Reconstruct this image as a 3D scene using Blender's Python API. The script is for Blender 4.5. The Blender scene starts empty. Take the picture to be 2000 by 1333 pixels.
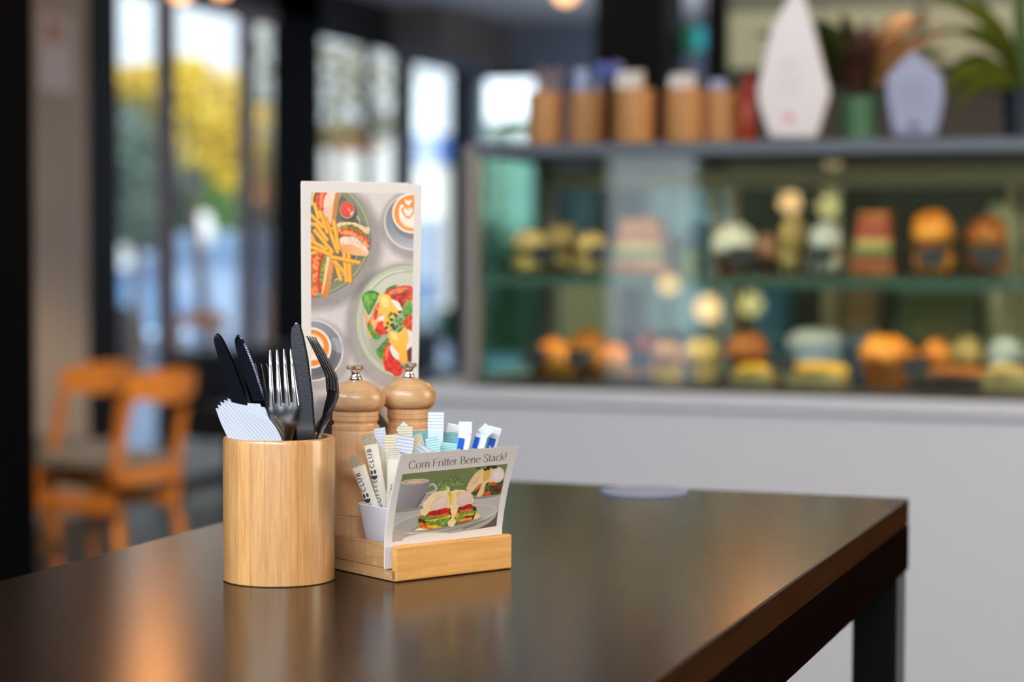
import bpy, math, random
import numpy as np
from mathutils import Vector, Matrix
random.seed(7); rng = np.random.RandomState(5)
SC = bpy.context.scene
COL = SC.collection
W, H = 2000.0, 1333.0
# ------------------------------------------------------------------ camera
FPX = 4070.0
YAW = math.radians(19.6)          # camera heading, left of world +Y (the table's long side)
HOR = 480.0                       # horizon row
PITCH = math.atan((H/2 - HOR)/FPX)
ROLL = 0.004
EYE = 1.22
CAM = Vector((0, 0, EYE))
R0 = Vector((math.cos(YAW), math.sin(YAW), 0)); F0 = Vector((-math.sin(YAW), math.cos(YAW), 0)); Z = Vector((0, 0, 1))
FW = F0*math.cos(PITCH) - Z*math.sin(PITCH)
U0 = R0.cross(FW)
UP = U0*math.cos(ROLL) - R0*math.sin(ROLL)
RT = R0*math.cos(ROLL) + U0*math.sin(ROLL)
cd = bpy.data.cameras.new('camera'); cam = bpy.data.objects.new('camera', cd); COL.objects.link(cam)
M = Matrix((RT, UP, -FW)).transposed().to_4x4(); M.translation = CAM
cam.matrix_world = M
cd.sensor_width = 36.0; cd.lens = FPX*36/W; cd.clip_start = .05; cd.clip_end = 200
cd.dof.use_dof = True; cd.dof.focus_distance = 1.60; cd.dof.aperture_fstop = cd.lens/1000/0.0205
SC.camera = cam
# ------------------------------------------------------------------ world, exposure, large lights
SC.view_settings.view_transform = 'Standard'; SC.view_settings.look = 'None'
SC.view_settings.gamma = 1; SC.view_settings.use_curve_mapping = False
SC.view_settings.exposure = 0.2
wd = bpy.data.worlds.new('sky'); SC.world = wd; wd.use_nodes = True
wn = wd.node_tree.nodes; wn['Background'].inputs[0].default_value = (.80, .90, 1.0, 1); wn['Background'].inputs[1].default_value = 2.3
SC.cycles.use_denoising = True
SC.cycles.max_bounces = 10; SC.cycles.transparent_max_bounces = 16; SC.cycles.caustics_reflective = False; SC.cycles.caustics_refractive = False
SC.cycles.sample_clamp_indirect = 6

def area(name, loc, target, size, power, col, spread=180):
    l = bpy.data.lights.new(name, 'AREA'); l.shape = 'RECTANGLE'; l.size, l.size_y = size; l.energy = power; l.color = col
    l.spread = math.radians(spread)
    o = bpy.data.objects.new(name, l); COL.objects.link(o); o.location = loc
    o.rotation_euler = (Vector(target) - Vector(loc)).to_track_quat('-Z', 'Y').to_euler(); return o
sun = bpy.data.lights.new('sun', 'SUN'); sun.energy = 5.5; sun.angle = math.radians(.6); sun.color = (1, .93, .80)
so = bpy.data.objects.new('sun', sun); COL.objects.link(so); so.rotation_euler = Vector((-.62, .55, -.50)).to_track_quat('-Z', 'Y').to_euler()
# added lights without fixtures; the first is a warm key right of the table
area('warm_key_light', (2.2, 2.5, 1.85), (-.6, 1.6, 1.05), (1.2, .9), 50, (1, .79, .54))
area('rear_fill_light', (-.5, -1.1, 2.62), (0.5, 4.0, .7), (4.5, .6), 222, (.86, .93, 1.0))  # added fill near the ceiling, standing in for daylight from behind
area('seating_fill_light', (-.8, 7.2, 2.64), (-.8, 7.2, 0), (4.0, 4.0), 130, (1, .96, .92), 100)  # added overhead fill that brightens the seating; the roof has no opening
area('ceiling_fill_light', (-.8, 10.2, 1.9), (-.8, 10.3, 2.7), (4.0, 4.0), 130, (.94, .96, 1.0))  # added uplight that brightens the ceiling and far wall
sp = bpy.data.lights.new('chair_fill_spot', 'SPOT'); sp.energy = 400; sp.color = (1, .70, .36); sp.spot_size = math.radians(26); sp.spot_blend = .6; sp.shadow_soft_size = .08  # added warm spot that brightens the chairs; no fixture hangs here
spo = bpy.data.objects.new('chair_fill_spot', sp); COL.objects.link(spo); spo.location = (-1.6, 3.6, 2.6); spo.rotation_euler = (Vector((-4.1, 6.7, .5))-spo.location).to_track_quat('-Z', 'Y').to_euler()

# ------------------------------------------------------------------ projection helpers (pixel -> place in the room)
def ray(px, py): return FW + RT*((px-W/2)/FPX) - UP*((py-H/2)/FPX)
def P(px, py, d): return CAM + ray(px, py)*d
def TP(px, py, z): r = ray(px, py); return CAM + r*((z-EYE)/r.z)
def onX(px, py, x): r = ray(px, py); return CAM + r*(x/r.x)
def onY(px, py, y): r = ray(px, py); return CAM + r*(y/r.y)

# ------------------------------------------------------------------ materials
def lin(c):
    f = lambda v: v/12.92 if v <= .04045 else ((v+.055)/1.055)**2.4
    return tuple(f(v/255) for v in c) + (1,)
MATS = {}
def pm(name, col, rough=.5, metal=0, noise=0, scale=8, stretch=None, col2=None, bump=0, bscale=None, trans=0, emit=None, estr=0, coat=0, spec=.5, detail=3, sss=0):
    if name in MATS: return MATS[name]
    m = bpy.data.materials.new(name); m.use_nodes = True; n = m.node_tree.nodes; l = m.node_tree.links
    b = n['Principled BSDF']; b.inputs['Base Color'].default_value = lin(col); b.inputs['Roughness'].default_value = rough
    b.inputs['Metallic'].default_value = metal; b.inputs['Specular IOR Level'].default_value = spec
    if coat: b.inputs['Coat Weight'].default_value = coat; b.inputs['Coat Roughness'].default_value = .15
    if trans: b.inputs['Transmission Weight'].default_value = trans
    if sss: b.inputs['Subsurface Weight'].default_value = sss; b.inputs['Subsurface Scale'].default_value = .01
    if emit: b.inputs['Emission Color'].default_value = lin(emit); b.inputs['Emission Strength'].default_value = estr
    tc = n.new('ShaderNodeTexCoord'); mp = n.new('ShaderNodeMapping'); l.new(tc.outputs['Object'], mp.inputs[0])
    if stretch: mp.inputs['Scale'].default_value = stretch
    if col2 or noise:
        t = n.new('ShaderNodeTexNoise'); t.inputs['Scale'].default_value = scale; t.inputs['Detail'].default_value = detail
        l.new(mp.outputs[0], t.inputs['Vector'])
        r = n.new('ShaderNodeValToRGB'); r.color_ramp.elements[0].position = .32; r.color_ramp.elements[1].position = .68
        c2 = col2 or tuple(max(0, v*(1-noise)) for v in col)
        r.color_ramp.elements[0].color = lin(c2); r.color_ramp.elements[1].color = lin(col)
        l.new(t.outputs[0], r.inputs[0]); l.new(r.outputs[0], b.inputs['Base Color'])
    if bump:
        t2 = n.new('ShaderNodeTexNoise'); t2.inputs['Scale'].default_value = bscale or scale; t2.inputs['Detail'].default_value = 4
        l.new(mp.outputs[0], t2.inputs['Vector'])
        bp = n.new('ShaderNodeBump'); bp.inputs['Strength'].default_value = bump; bp.inputs['Distance'].default_value = .001
        l.new(t2.outputs[0], bp.inputs['Height']); l.new(bp.outputs[0], b.inputs['Normal'])
    MATS[name] = m; return m
def glass(name, tint, gloss=.06, rough=.0):
    if name in MATS: return MATS[name]
    m = bpy.data.materials.new(name); m.use_nodes = True; n = m.node_tree.nodes; l = m.node_tree.links; n.clear()
    o = n.new('ShaderNodeOutputMaterial'); mx = n.new('ShaderNodeMixShader'); t = n.new('ShaderNodeBsdfTransparent'); g = n.new('ShaderNodeBsdfGlossy')
    f = n.new('ShaderNodeLayerWeight'); f.inputs[0].default_value = .35; mu = n.new('ShaderNodeMath'); mu.operation = 'MULTIPLY_ADD'
    mu.inputs[1].default_value = .5; mu.inputs[2].default_value = gloss
    t.inputs[0].default_value = lin(tint); g.inputs['Roughness'].default_value = rough
    l.new(f.outputs['Fresnel'], mu.inputs[0]); l.new(mu.outputs[0], mx.inputs[0]); l.new(t.outputs[0], mx.inputs[1]); l.new(g.outputs[0], mx.inputs[2]); l.new(mx.outputs[0], o.inputs[0])
    MATS[name] = m; return m
def wood(name, dark, light, rough=.45, axis='z', grain=90, strips=0, coat=0, scuffs=False):
    """grain runs along `axis` of the object; strips > 0 glues bamboo staves round the z axis"""
    m = bpy.data.materials.new(name); m.use_nodes = True; n = m.node_tree.nodes; l = m.node_tree.links; b = n['Principled BSDF']
    b.inputs['Roughness'].default_value = rough; b.inputs['Coat Weight'].default_value = coat; b.inputs['Coat Roughness'].default_value = .2
    tc = n.new('ShaderNodeTexCoord'); mp = n.new('ShaderNodeMapping'); l.new(tc.outputs['Object'], mp.inputs[0])
    mp.inputs['Scale'].default_value = {'z': (1, 1, .06), 'x': (.06, 1, 1), 'y': (1, .06, 1)}[axis]
    t = n.new('ShaderNodeTexNoise'); t.inputs['Scale'].default_value = grain; t.inputs['Detail'].default_value = 5; t.inputs['Roughness'].default_value = .62
    l.new(mp.outputs[0], t.inputs['Vector'])
    r = n.new('ShaderNodeValToRGB'); r.color_ramp.elements[0].position = .3; r.color_ramp.elements[1].position = .7
    r.color_ramp.elements[0].color = lin(dark); r.color_ramp.elements[1].color = lin(light)
    l.new(t.outputs[0], r.inputs[0]); out = r.outputs[0]
    if strips:
        sp = n.new('ShaderNodeSeparateXYZ'); l.new(tc.outputs['Object'], sp.inputs[0])
        at = n.new('ShaderNodeMath'); at.operation = 'ARCTAN2'; l.new(sp.outputs[1], at.inputs[0]); l.new(sp.outputs[0], at.inputs[1])
        sc = n.new('ShaderNodeMath'); sc.operation = 'MULTIPLY'; sc.inputs[1].default_value = strips/6.2832; l.new(at.outputs[0], sc.inputs[0])
        fl = n.new('ShaderNodeMath'); fl.operation = 'FLOOR'; l.new(sc.outputs[0], fl.inputs[0])
        wn_ = n.new('ShaderNodeTexWhiteNoise'); wn_.noise_dimensions = '1D'; l.new(fl.outputs[0], wn_.inputs['W'])
        hs = n.new('ShaderNodeHueSaturation'); mr = n.new('ShaderNodeMapRange'); mr.inputs['To Min'].default_value = .72; mr.inputs['To Max'].default_value = 1.12
        l.new(wn_.outputs['Value'], mr.inputs[0]); l.new(mr.outputs[0], hs.inputs['Value']); l.new(out, hs.inputs['Color']); out = hs.outputs[0]
        fr = n.new('ShaderNodeMath'); fr.operation = 'FRACT'; l.new(sc.outputs[0], fr.inputs[0])
        gt = n.new('ShaderNodeMath'); gt.operation = 'LESS_THAN'; gt.inputs[1].default_value = .035; l.new(fr.outputs[0], gt.inputs[0])
        mx = n.new('ShaderNodeMixRGB'); mx.inputs[2].default_value = lin((150, 92, 48)); l.new(out, mx.inputs[1])
        mm = n.new('ShaderNodeMath'); mm.operation = 'MULTIPLY'; mm.inputs[1].default_value = .55; l.new(gt.outputs[0], mm.inputs[0]); l.new(mm.outputs[0], mx.inputs[0]); out = mx.outputs[0]
    if scuffs:
        t3 = n.new('ShaderNodeTexNoise'); t3.inputs['Scale'].default_value = 120; t3.inputs['Detail'].default_value = 6; l.new(tc.outputs['Object'], t3.inputs['Vector'])
        r3 = n.new('ShaderNodeValToRGB'); r3.color_ramp.elements[0].position = .6; r3.color_ramp.elements[1].position = .72; l.new(t3.outputs[0], r3.inputs[0])
        mx = n.new('ShaderNodeMixRGB'); mx.inputs[2].default_value = lin((226, 190, 150)); l.new(out, mx.inputs[1])
        m3 = n.new('ShaderNodeMath'); m3.operation = 'MULTIPLY'; m3.inputs[1].default_value = .5; l.new(r3.outputs[0], m3.inputs[0]); l.new(m3.outputs[0], mx.inputs[0]); out = mx.outputs[0]
    l.new(out, b.inputs['Base Color'])
    bp = n.new('ShaderNodeBump'); bp.inputs['Strength'].default_value = .12; bp.inputs['Distance'].default_value = .0006
    l.new(t.outputs[0], bp.inputs['Height']); l.new(bp.outputs[0], b.inputs['Normal'])
    MATS[name] = m; return m

# ------------------------------------------------------------------ mesh helpers
class MB:
    def __init__(s): s.v = []; s.f = []; s.m = []
    def add(s, vs, fs, T=None, mi=0):
        k = len(s.v)
        for v in vs: s.v.append(tuple(T @ Vector(v)) if T is not None else tuple(v))
        for f in fs: s.f.append(tuple(i+k for i in f)); s.m.append(mi)
        return s
    def box(s, lo, hi, T=None, mi=0):
        (a, b, c), (d, e, f) = lo, hi
        vs = [(a,b,c),(d,b,c),(d,e,c),(a,e,c),(a,b,f),(d,b,f),(d,e,f),(a,e,f)]
        return s.add(vs, [(0,3,2,1),(4,5,6,7),(0,1,5,4),(1,2,6,5),(2,3,7,6),(3,0,4,7)], T, mi)
    def loft(s, rings, cap=True, T=None, mi=0, closed=True):
        n = len(rings[0]); vs = [p for r in rings for p in r]; fs = []
        for i in range(len(rings)-1):
            for j in range(n if closed else n-1):
                a, b = i*n+j, i*n+(j+1) % n; fs.append((a, b, b+n, a+n))
        if cap and closed: fs.append(tuple(range(n))[::-1]); fs.append(tuple((len(rings)-1)*n+j for j in range(n)))
        return s.add(vs, fs, T, mi)
    def lathe(s, prof, n=48, T=None, mi=0):
        rings = [[(r*math.cos(2*math.pi*j/n), r*math.sin(2*math.pi*j/n), z) for j in range(n)] for r, z in prof]
        return s.loft(rings, True, T, mi)
    def tube(s, pts, rad, n=8, T=None, mi=0):
        pts = [Vector(p) for p in pts]; rings = []
        for i, p in enumerate(pts):
            d = (pts[min(i+1, len(pts)-1)] - pts[max(i-1, 0)]).normalized()
            a = d.cross(Vector((0, 0, 1)));  a = a.normalized() if a.length > .05 else Vector((1, 0, 0)); b = d.cross(a)
            r = rad[i] if hasattr(rad, '__len__') else rad
            rings.append([p + (a*math.cos(2*math.pi*j/n) + b*math.sin(2*math.pi*j/n))*r for j in range(n)])
        return s.loft(rings, True, T, mi)
    def prism(s, poly, off, T=None, mi=0):
        """poly: list of 3D points, off: thickness vector"""
        off = Vector(off); a = [Vector(p) for p in poly]; b = [p+off for p in a]; n = len(a)
        return s.add(a+b, [tuple(range(n))[::-1], tuple(range(n, 2*n))] + [(i, (i+1) % n, (i+1) % n+n, i+n) for i in range(n)], T, mi)
    def blob(s, c, r, seed=0, amp=.12, n=14, T=None, mi=0, flat=0, power=1):
        rs = np.random.RandomState(seed); ph = rs.rand(6)*6.28; rings = []
        for i in range(1, n):
            th = math.pi*i/n; ring = []
            for j in range(2*n):
                a = math.pi*j/n
                k = 1 + amp*(math.sin(3*a+ph[0])*math.sin(2*th+ph[1]) + .6*math.sin(5*a+ph[2]+3*th) + .4*math.sin(9*th+ph[3]+4*a))
                z = math.cos(th)*k
                if flat and z < -flat: z = -flat
                ring.append((c[0]+r[0]*math.sin(th)*math.cos(a)*k, c[1]+r[1]*math.sin(th)*math.sin(a)*k, c[2]+r[2]*z))
            rings.append(ring)
        return s.loft(rings, True, T, mi)
    def build(s, name, mats, parent=None, smooth=False, bevel=0, loc=None, mod=None):
        me = bpy.data.meshes.new(name); me.from_pydata(s.v, [], s.f); me.update()
        for m in (mats if isinstance(mats, (list, tuple)) else [mats]): me.materials.append(m)
        me.polygons.foreach_set('material_index', s.m)
        import bmesh
        bm = bmesh.new(); bm.from_mesh(me); bmesh.ops.recalc_face_normals(bm, faces=bm.faces); bm.to_mesh(me); bm.free()
        if smooth:
            me.polygons.foreach_set('use_smooth', [True]*len(me.polygons))
            try: me.set_sharp_from_angle(angle=math.radians(smooth if smooth is not True else 40))
            except Exception: pass
        o = bpy.data.objects.new(name, me); COL.objects.link(o)
        if loc is not None: o.location = loc
        if parent is not None: o.parent = parent
        if bevel:
            b = o.modifiers.new('bevel', 'BEVEL'); b.width = bevel; b.segments = 3; b.limit_method = 'ANGLE'; b.angle_limit = math.radians(35)
        return o
def tag(o, label=None, cat=None, group=None, kind=None):
    if label: o['label'] = label
    if cat: o['category'] = cat
    if group: o['group'] = group
    if kind: o['kind'] = kind
    return o
def empty(name, mat, label, cat, group=None):
    o = bpy.data.objects.new(name, None); COL.objects.link(o); o.empty_display_size = .02
    o.matrix_world = mat if isinstance(mat, Matrix) else Matrix.Translation(mat)
    return tag(o, label, cat, group)
def copy_tree(o, parent=None):
    c = o.copy(); COL.objects.link(c); c.parent = parent
    for ch in [x for x in COL.objects if x.parent == o]: copy_tree(ch, c)
    return c
def frame(x, y, z, o):
    m = Matrix((x, y, z)).transposed().to_4x4(); m.translation = o; return m
def axes(bottom, top, face):
    """frame with z along bottom->top and -y towards `face`"""
    z = (top-bottom).normalized(); y = -(face - z*face.dot(z)).normalized(); x = y.cross(z); return frame(x, y, z, bottom)
def struct(name, mb, mat, bevel=0):
    return tag(mb.build(name, mat, bevel=bevel), kind='structure')

# ------------------------------------------------------------------ flat printed artwork (pictures printed on the cards)
def inv_bilin(pts, q):
    """q = TL, TR, BR, BL ; returns (u, v) in 0..1"""
    pts = np.asarray(pts, float); tl, tr, br, bl = [np.asarray(c, float) for c in q]
    u = np.full(len(pts), .5); v = u.copy()
    for _ in range(8):
        f = (tl*((1-u)*(1-v))[:, None] + tr*(u*(1-v))[:, None] + br*(u*v)[:, None] + bl*((1-u)*v)[:, None]) - pts
        du = (tr-tl)*(1-v)[:, None] + (br-bl)*v[:, None]; dv = (bl-tl)*(1-u)[:, None] + (br-tr)*u[:, None]
        det = du[:, 0]*dv[:, 1] - du[:, 1]*dv[:, 0]
        u = u - (f[:, 0]*dv[:, 1] - f[:, 1]*dv[:, 0])/det; v = v - (du[:, 0]*f[:, 1] - du[:, 1]*f[:, 0])/det
    return np.stack([u, v], 1)
def smooth_poly(p, closed=True, k=6):
    p = [np.array(q, float) for q in p]; n = len(p); out = []
    for i in range(n if closed else n-1):
        a, b, c, d = (p[(i+j) % n] for j in (-1, 0, 1, 2)) if closed else (p[max(i-1, 0)], p[i], p[i+1], p[min(i+2, n-1)])
        for t in np.linspace(0, 1, k, endpoint=False):
            out.append(.5*((2*b) + (c-a)*t + (2*a-5*b+4*c-d)*t*t + (3*b-a-3*c+d)*t**3))
    if not closed: out.append(p[-1])
    return out
class Paint:
    def __init__(s, w, h, quad, bg):
        s.w, s.h, s.q = w, h, quad; s.a = np.zeros((h, w, 3)) + np.array(bg, float)/255
        s.n = {}
        for k in (6, 18, 50):
            g = rng.rand(k*h//w+3, k+3); y = np.linspace(0, g.shape[0]-1.01, h); x = np.linspace(0, g.shape[1]-1.01, w)
            yi, xi = y.astype(int), x.astype(int); fy, fx = (y-yi)[:, None], (x-xi)[None]
            s.n[k] = (g[yi][:, xi]*(1-fy)*(1-fx) + g[yi+1][:, xi]*fy*(1-fx) + g[yi][:, xi+1]*(1-fy)*fx + g[yi+1][:, xi+1]*fy*fx)*2-1
    def poly(s, pts, col, col2=None, gdir=(0, 1), alpha=1, tex=0, nk=50, smooth=True, wob=0, seed=0):
        if smooth: pts = smooth_poly(pts)
        if wob:
            r = np.random.RandomState(seed); pts = [np.array(p)+r.randn(2)*wob for p in pts]
        c = inv_bilin(pts, s.q)*np.array([s.w, s.h])
        x0, y0 = np.floor(c.min(0)).astype(int)-1; x1, y1 = np.ceil(c.max(0)).astype(int)+2
        x0, y0 = max(x0, 0), max(y0, 0); x1, y1 = min(x1, s.w), min(y1, s.h)
        if x1 <= x0 or y1 <= y0: return
        X, Y = np.meshgrid(np.arange(x0, x1), np.arange(y0, y1)); cov = np.zeros(X.shape)
        for ox, oy in ((.25, .25), (.75, .25), (.25, .75), (.75, .75)):
            ins = np.zeros(X.shape, bool); px, py = X+ox, Y+oy; n = len(c)
            for i in range(n):
                (ax, ay), (bx, by) = c[i], c[(i+1) % n]
                if ay == by: continue
                ins ^= ((ay > py) != (by > py)) & (px < (bx-ax)*(py-ay)/(by-ay)+ax)
            cov += ins*.25
        cc = np.array(col, float)/255
        if col2 is not None:
            g = (X-x0)/max(1, x1-x0)*gdir[0] + (Y-y0)/max(1, y1-y0)*gdir[1]; g = np.clip(g, 0, 1)[..., None]
            cc = cc*(1-g) + np.array(col2, float)/255*g
        else: cc = np.zeros(X.shape+(3,)) + cc
        if tex: cc = cc*(1+tex*s.n[nk][y0:y1, x0:x1, None])
        k = (cov*alpha)[..., None]; s.a[y0:y1, x0:x1] = s.a[y0:y1, x0:x1]*(1-k) + np.clip(cc, 0, 1)*k
    def ell(s, cx, cy, rx, ry, col, rot=0, **k):
        cr, sr = math.cos(math.radians(rot)), math.sin(math.radians(rot))
        s.poly([(cx+rx*math.cos(a)*cr-ry*math.sin(a)*sr, cy+rx*math.cos(a)*sr+ry*math.sin(a)*cr) for a in np.linspace(0, 2*math.pi, 48, endpoint=False)], col, smooth=False, **k)
    def stroke(s, pts, w, col, smooth=True, **k):
        p = smooth_poly(pts, closed=False) if smooth and len(pts) > 2 else [np.array(q, float) for q in pts]; L, R = [], []
        for i, q in enumerate(p):
            d = p[min(i+1, len(p)-1)] - p[max(i-1, 0)]; d = d/max(1e-6, np.hypot(*d)); nn = np.array([-d[1], d[0]])*w/2
            L.append(q+nn); R.append(q-nn)
        d0 = p[0]-p[1]; d0 = d0/np.hypot(*d0)*w*.3; d1 = p[-1]-p[-2]; d1 = d1/np.hypot(*d1)*w*.3
        s.poly([p[0]+d0] + L + [p[-1]+d1] + R[::-1], col, smooth=False, **k)
    def shade(s, cx, cy, rx, ry, k, soft=.25):
        """printed soft tone of the photographed still life"""
        c = inv_bilin([(cx, cy), (cx+rx, cy), (cx, cy+ry)], s.q)*np.array([s.w, s.h]); Rx = abs(c[1][0]-c[0][0]); Ry = abs(c[2][1]-c[0][1])
        Y, X = np.mgrid[0:s.h, 0:s.w]; r = np.sqrt(((X-c[0][0])/Rx)**2 + ((Y-c[0][1])/Ry)**2)
        g = np.clip((1+soft-r)/soft, 0, 1); g = g*g*(3-2*g); s.a *= (1-.68*k*g)[..., None]
def print_grid(name, paint, fn, parent):
    """the artwork as ink on the card: one dense sheet coloured per vertex; fn(u, v) -> Nx3 places"""
    w, h = paint.w, paint.h; V, U = np.mgrid[0:h, 0:w]; u = U.ravel()/(w-1); v = V.ravel()/(h-1)
    co = fn(u, v); idx = np.arange(w*h).reshape(h, w)
    f = np.stack([idx[:-1, :-1], idx[1:, :-1], idx[1:, 1:], idx[:-1, 1:]], -1).reshape(-1, 4)
    me = bpy.data.meshes.new(name); me.vertices.add(len(co)); me.vertices.foreach_set('co', co.astype(np.float32).ravel())
    me.loops.add(f.size); me.loops.foreach_set('vertex_index', f.ravel().astype(np.int32))
    me.polygons.add(len(f)); me.polygons.foreach_set('loop_start', (np.arange(len(f))*4).astype(np.int32)); me.update()
    a = np.clip(paint.a, 0, 1); l = np.where(a <= .04045, a/12.92, ((a+.055)/1.055)**2.4).reshape(-1, 3)
    at = me.color_attributes.new('ink', 'FLOAT_COLOR', 'POINT'); at.data.foreach_set('color', np.concatenate([l, np.ones((len(l), 1))], 1).astype(np.float32).ravel())
    if 'printed_ink' not in MATS:
        m = bpy.data.materials.new('printed_ink'); m.use_nodes = True; n = m.node_tree.nodes; b = n['Principled BSDF']; b.inputs['Roughness'].default_value = .38
        t = n.new('ShaderNodeAttribute'); t.attribute_name = 'ink'; m.node_tree.links.new(t.outputs['Color'], b.inputs['Base Color']); MATS['printed_ink'] = m
    me.materials.append(MATS['printed_ink']); o = bpy.data.objects.new(name, me); COL.objects.link(o); o.parent = parent; return o

def paint_menu():
    p = Paint(290, 960, [(607, 376), (809, 378), (799, 1050), (609, 1050)], (214, 207, 208))
    p.a *= (1 + .025*p.n[50] + .02*p.n[18] + .03*p.n[6])[..., None]
    # club sandwich plate
    p.shade(606, 476, 128, 120, .42, .2)
    p.ell(596, 463, 130, 121, (142, 148, 124), col2=(120, 126, 100)); p.ell(596, 463, 126, 117, (172, 176, 152)); p.ell(596, 463, 124, 115, (128, 133, 112)); p.ell(594, 461, 113, 104, (96, 96, 82), col2=(112, 112, 96), tex=.06, nk=6)
    for th0, th1 in ((-22, 8), (22, 58)):
        p.stroke([(594+112*math.cos(math.radians(t)), 461+103*math.sin(math.radians(t))) for t in np.linspace(th0, th1, 8)], 2.0, (205, 208, 190))
    # ketchup
    p.shade(680, 414, 15, 16, .5, .3); p.ell(678, 411, 15, 17, (176, 140, 130)); p.ell(678, 410, 12.6, 14.6, (222, 52, 46)); p.ell(677, 408, 10, 11, (232, 66, 58)); p.ell(687, 417, 3, 5, (240, 170, 165), rot=30); p.stroke([(680, 407), (683, 413)], 1.5, (250, 210, 205))
    # sandwich upper left
    p.poly([(607, 375), (662, 375), (657, 405), (650, 436), (642, 440), (628, 420), (614, 398), (607, 392)], (222, 160, 112), wob=.6)
    p.poly([(607, 375), (619, 375), (615, 395), (607, 402)], (226, 192, 142)); p.poly([(617, 375), (622, 375), (617, 397), (612, 396)], (70, 96, 44), wob=.6)
    p.poly([(622, 375), (643, 375), (638, 392), (634, 414), (622, 412), (616, 396)], (216, 66, 48), tex=.25); p.poly([(626, 378), (632, 378), (628, 408), (624, 404)], (240, 130, 84))
    p.poly([(641, 376), (656, 376), (650, 400), (640, 416), (632, 404), (634, 388)], (246, 214, 196), tex=.06); p.poly([(634, 408), (645, 404), (640, 426), (632, 416)], (240, 196, 174))
    p.poly([(656, 375), (664, 375), (656, 428), (648, 436)], (198, 128, 80)); p.poly([(643, 408), (651, 398), (647, 432), (640, 436)], (246, 196, 150))
    # sandwich right
    p.shade(690, 470, 30, 34, .35, .3)
    p.poly([(659, 437), (672, 434), (694, 436), (712, 443), (722, 446), (719, 458), (706, 452), (684, 444), (662, 447)], (240, 204, 162), tex=.08, wob=.4)
    p.poly([(661, 445), (672, 440), (688, 440), (704, 448), (716, 458), (712, 462), (690, 452), (664, 450)], (92, 132, 56), tex=.4, wob=.7)
    p.poly([(664, 450), (680, 444), (700, 452), (712, 460), (722, 476), (720, 482), (704, 472), (684, 462), (666, 464)], (222, 74, 46), tex=.35, wob=.5)
    p.poly([(668, 452), (686, 452), (708, 466), (720, 480), (716, 484), (698, 474), (678, 460), (666, 458)], (238, 156, 84), tex=.2, wob=.5)
    p.poly([(664, 462), (684, 460), (700, 468), (712, 480), (718, 488), (706, 484), (684, 468)], (196, 62, 44), tex=.3)
    p.poly([(664, 466), (690, 463), (706, 474), (718, 488), (720, 496), (712, 500), (690, 498), (666, 492)], (244, 214, 192), tex=.1)
    p.poly([(668, 480), (686, 478), (704, 486), (716, 494), (716, 500), (690, 499), (668, 494)], (234, 160, 92), col2=(244, 196, 150), gdir=(1, 0))
    # sandwich lower left
    p.poly([(607, 500), (646, 498), (653, 516), (648, 545), (640, 580), (630, 579), (624, 572), (612, 580), (607, 578)], (204, 84, 50), tex=.35)
    p.poly([(612, 508), (622, 503), (624, 540), (618, 575), (610, 570)], (232, 130, 74), tex=.3, wob=.6); p.poly([(622, 520), (630, 516), (627, 560), (621, 560)], (212, 58, 40))
    p.poly([(633, 502), (640, 498), (634, 525), (629, 552), (625, 550), (628, 524)], (110, 158, 66), tex=.3, wob=.5)
    p.poly([(640, 498), (650, 512), (648, 545), (640, 580), (628, 577), (632, 540)], (232, 160, 96), col2=(208, 128, 66)); p.poly([(640, 499), (644, 504), (634, 560), (629, 572)], (246, 210, 164))
    # chips
    fr = [((614,398),(623,427)),((604,417),(628,440)),((603,436),(664,451)),((614,450),(650,493)),((607,458),(622,488)),((634,424),(660,494)),((625,413),(640,455)),((606,470),(650,494)),((652,431),(662,489)),((604,497),(640,486)),((604,481),(648,499)),((618,440),(640,470)),((655,512),(666,548)),((653,510),(675,536)),((672,495),(677,551)),((681,496),(684,552)),((647,502),(703,514))]
    for i, (a, b) in enumerate(fr):
        a, b = np.array(a, float), np.array(b, float); o = np.array([1.3, 1.6])
        p.stroke([a+o, b+o], 8.2, (176, 92, 26), smooth=False, alpha=.7); p.stroke([a, b], 7.6, (238, 156, 44), smooth=False); p.stroke([a-.6, b-.8], 4.6, (252, 186, 70), smooth=False, tex=.05)
    # flat white upper right
    p.shade(812, 440, 60, 60, .35, .3); p.ell(808, 433, 58.5, 57, (222, 217, 214)); p.ell(808, 433, 55, 53.5, (112, 120, 134), col2=(176, 184, 196), gdir=(.2, .9)); p.shade(800, 424, 44, 44, .12, .3)
    p.shade(808, 424, 40, 40, .3, .15); p.ell(805, 417, 39.5, 39.5, (238, 233, 228)); p.ell(805, 417, 35.5, 35.5, (236, 138, 46), col2=(244, 152, 58))
    p.ell(804, 426, 24, 21, (246, 200, 150)); p.ell(804, 426, 20.5, 18, (244, 236, 226)); p.poly([(783, 400), (790, 405), (786, 420), (790, 436), (781, 428), (779, 412)], (244, 236, 226)); p.poly([(822, 400), (812, 408), (818, 430), (828, 424)], (244, 236, 226))
    for hx, hy, r in ((797, 395, 7), (797, 414, 9.5)):
        p.poly([(hx, hy+r*1.5), (hx-r*1.35, hy-r*.1), (hx-r, hy-r*.95), (hx, hy-r*.45), (hx+r, hy-r*.95), (hx+r*1.35, hy-r*.1)], (238, 140, 50)); r *= .78
        p.poly([(hx, hy+r*1.3), (hx-r*1.2, hy-r*.1), (hx-r*.85, hy-r*.9), (hx, hy-r*.35), (hx+r*.85, hy-r*.9), (hx+r*1.2, hy-r*.1)], (248, 240, 232))
    # benedict plate
    p.shade(786, 640, 104, 116, .34, .16)
    p.ell(792, 629, 100, 113, (158, 166, 142)); p.ell(793, 629, 97, 110, (190, 196, 176)); p.ell(793, 630, 88, 100, (176, 184, 162)); p.ell(794, 630, 85, 97, (206, 210, 196), col2=(190, 194, 178), tex=.02)
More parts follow.
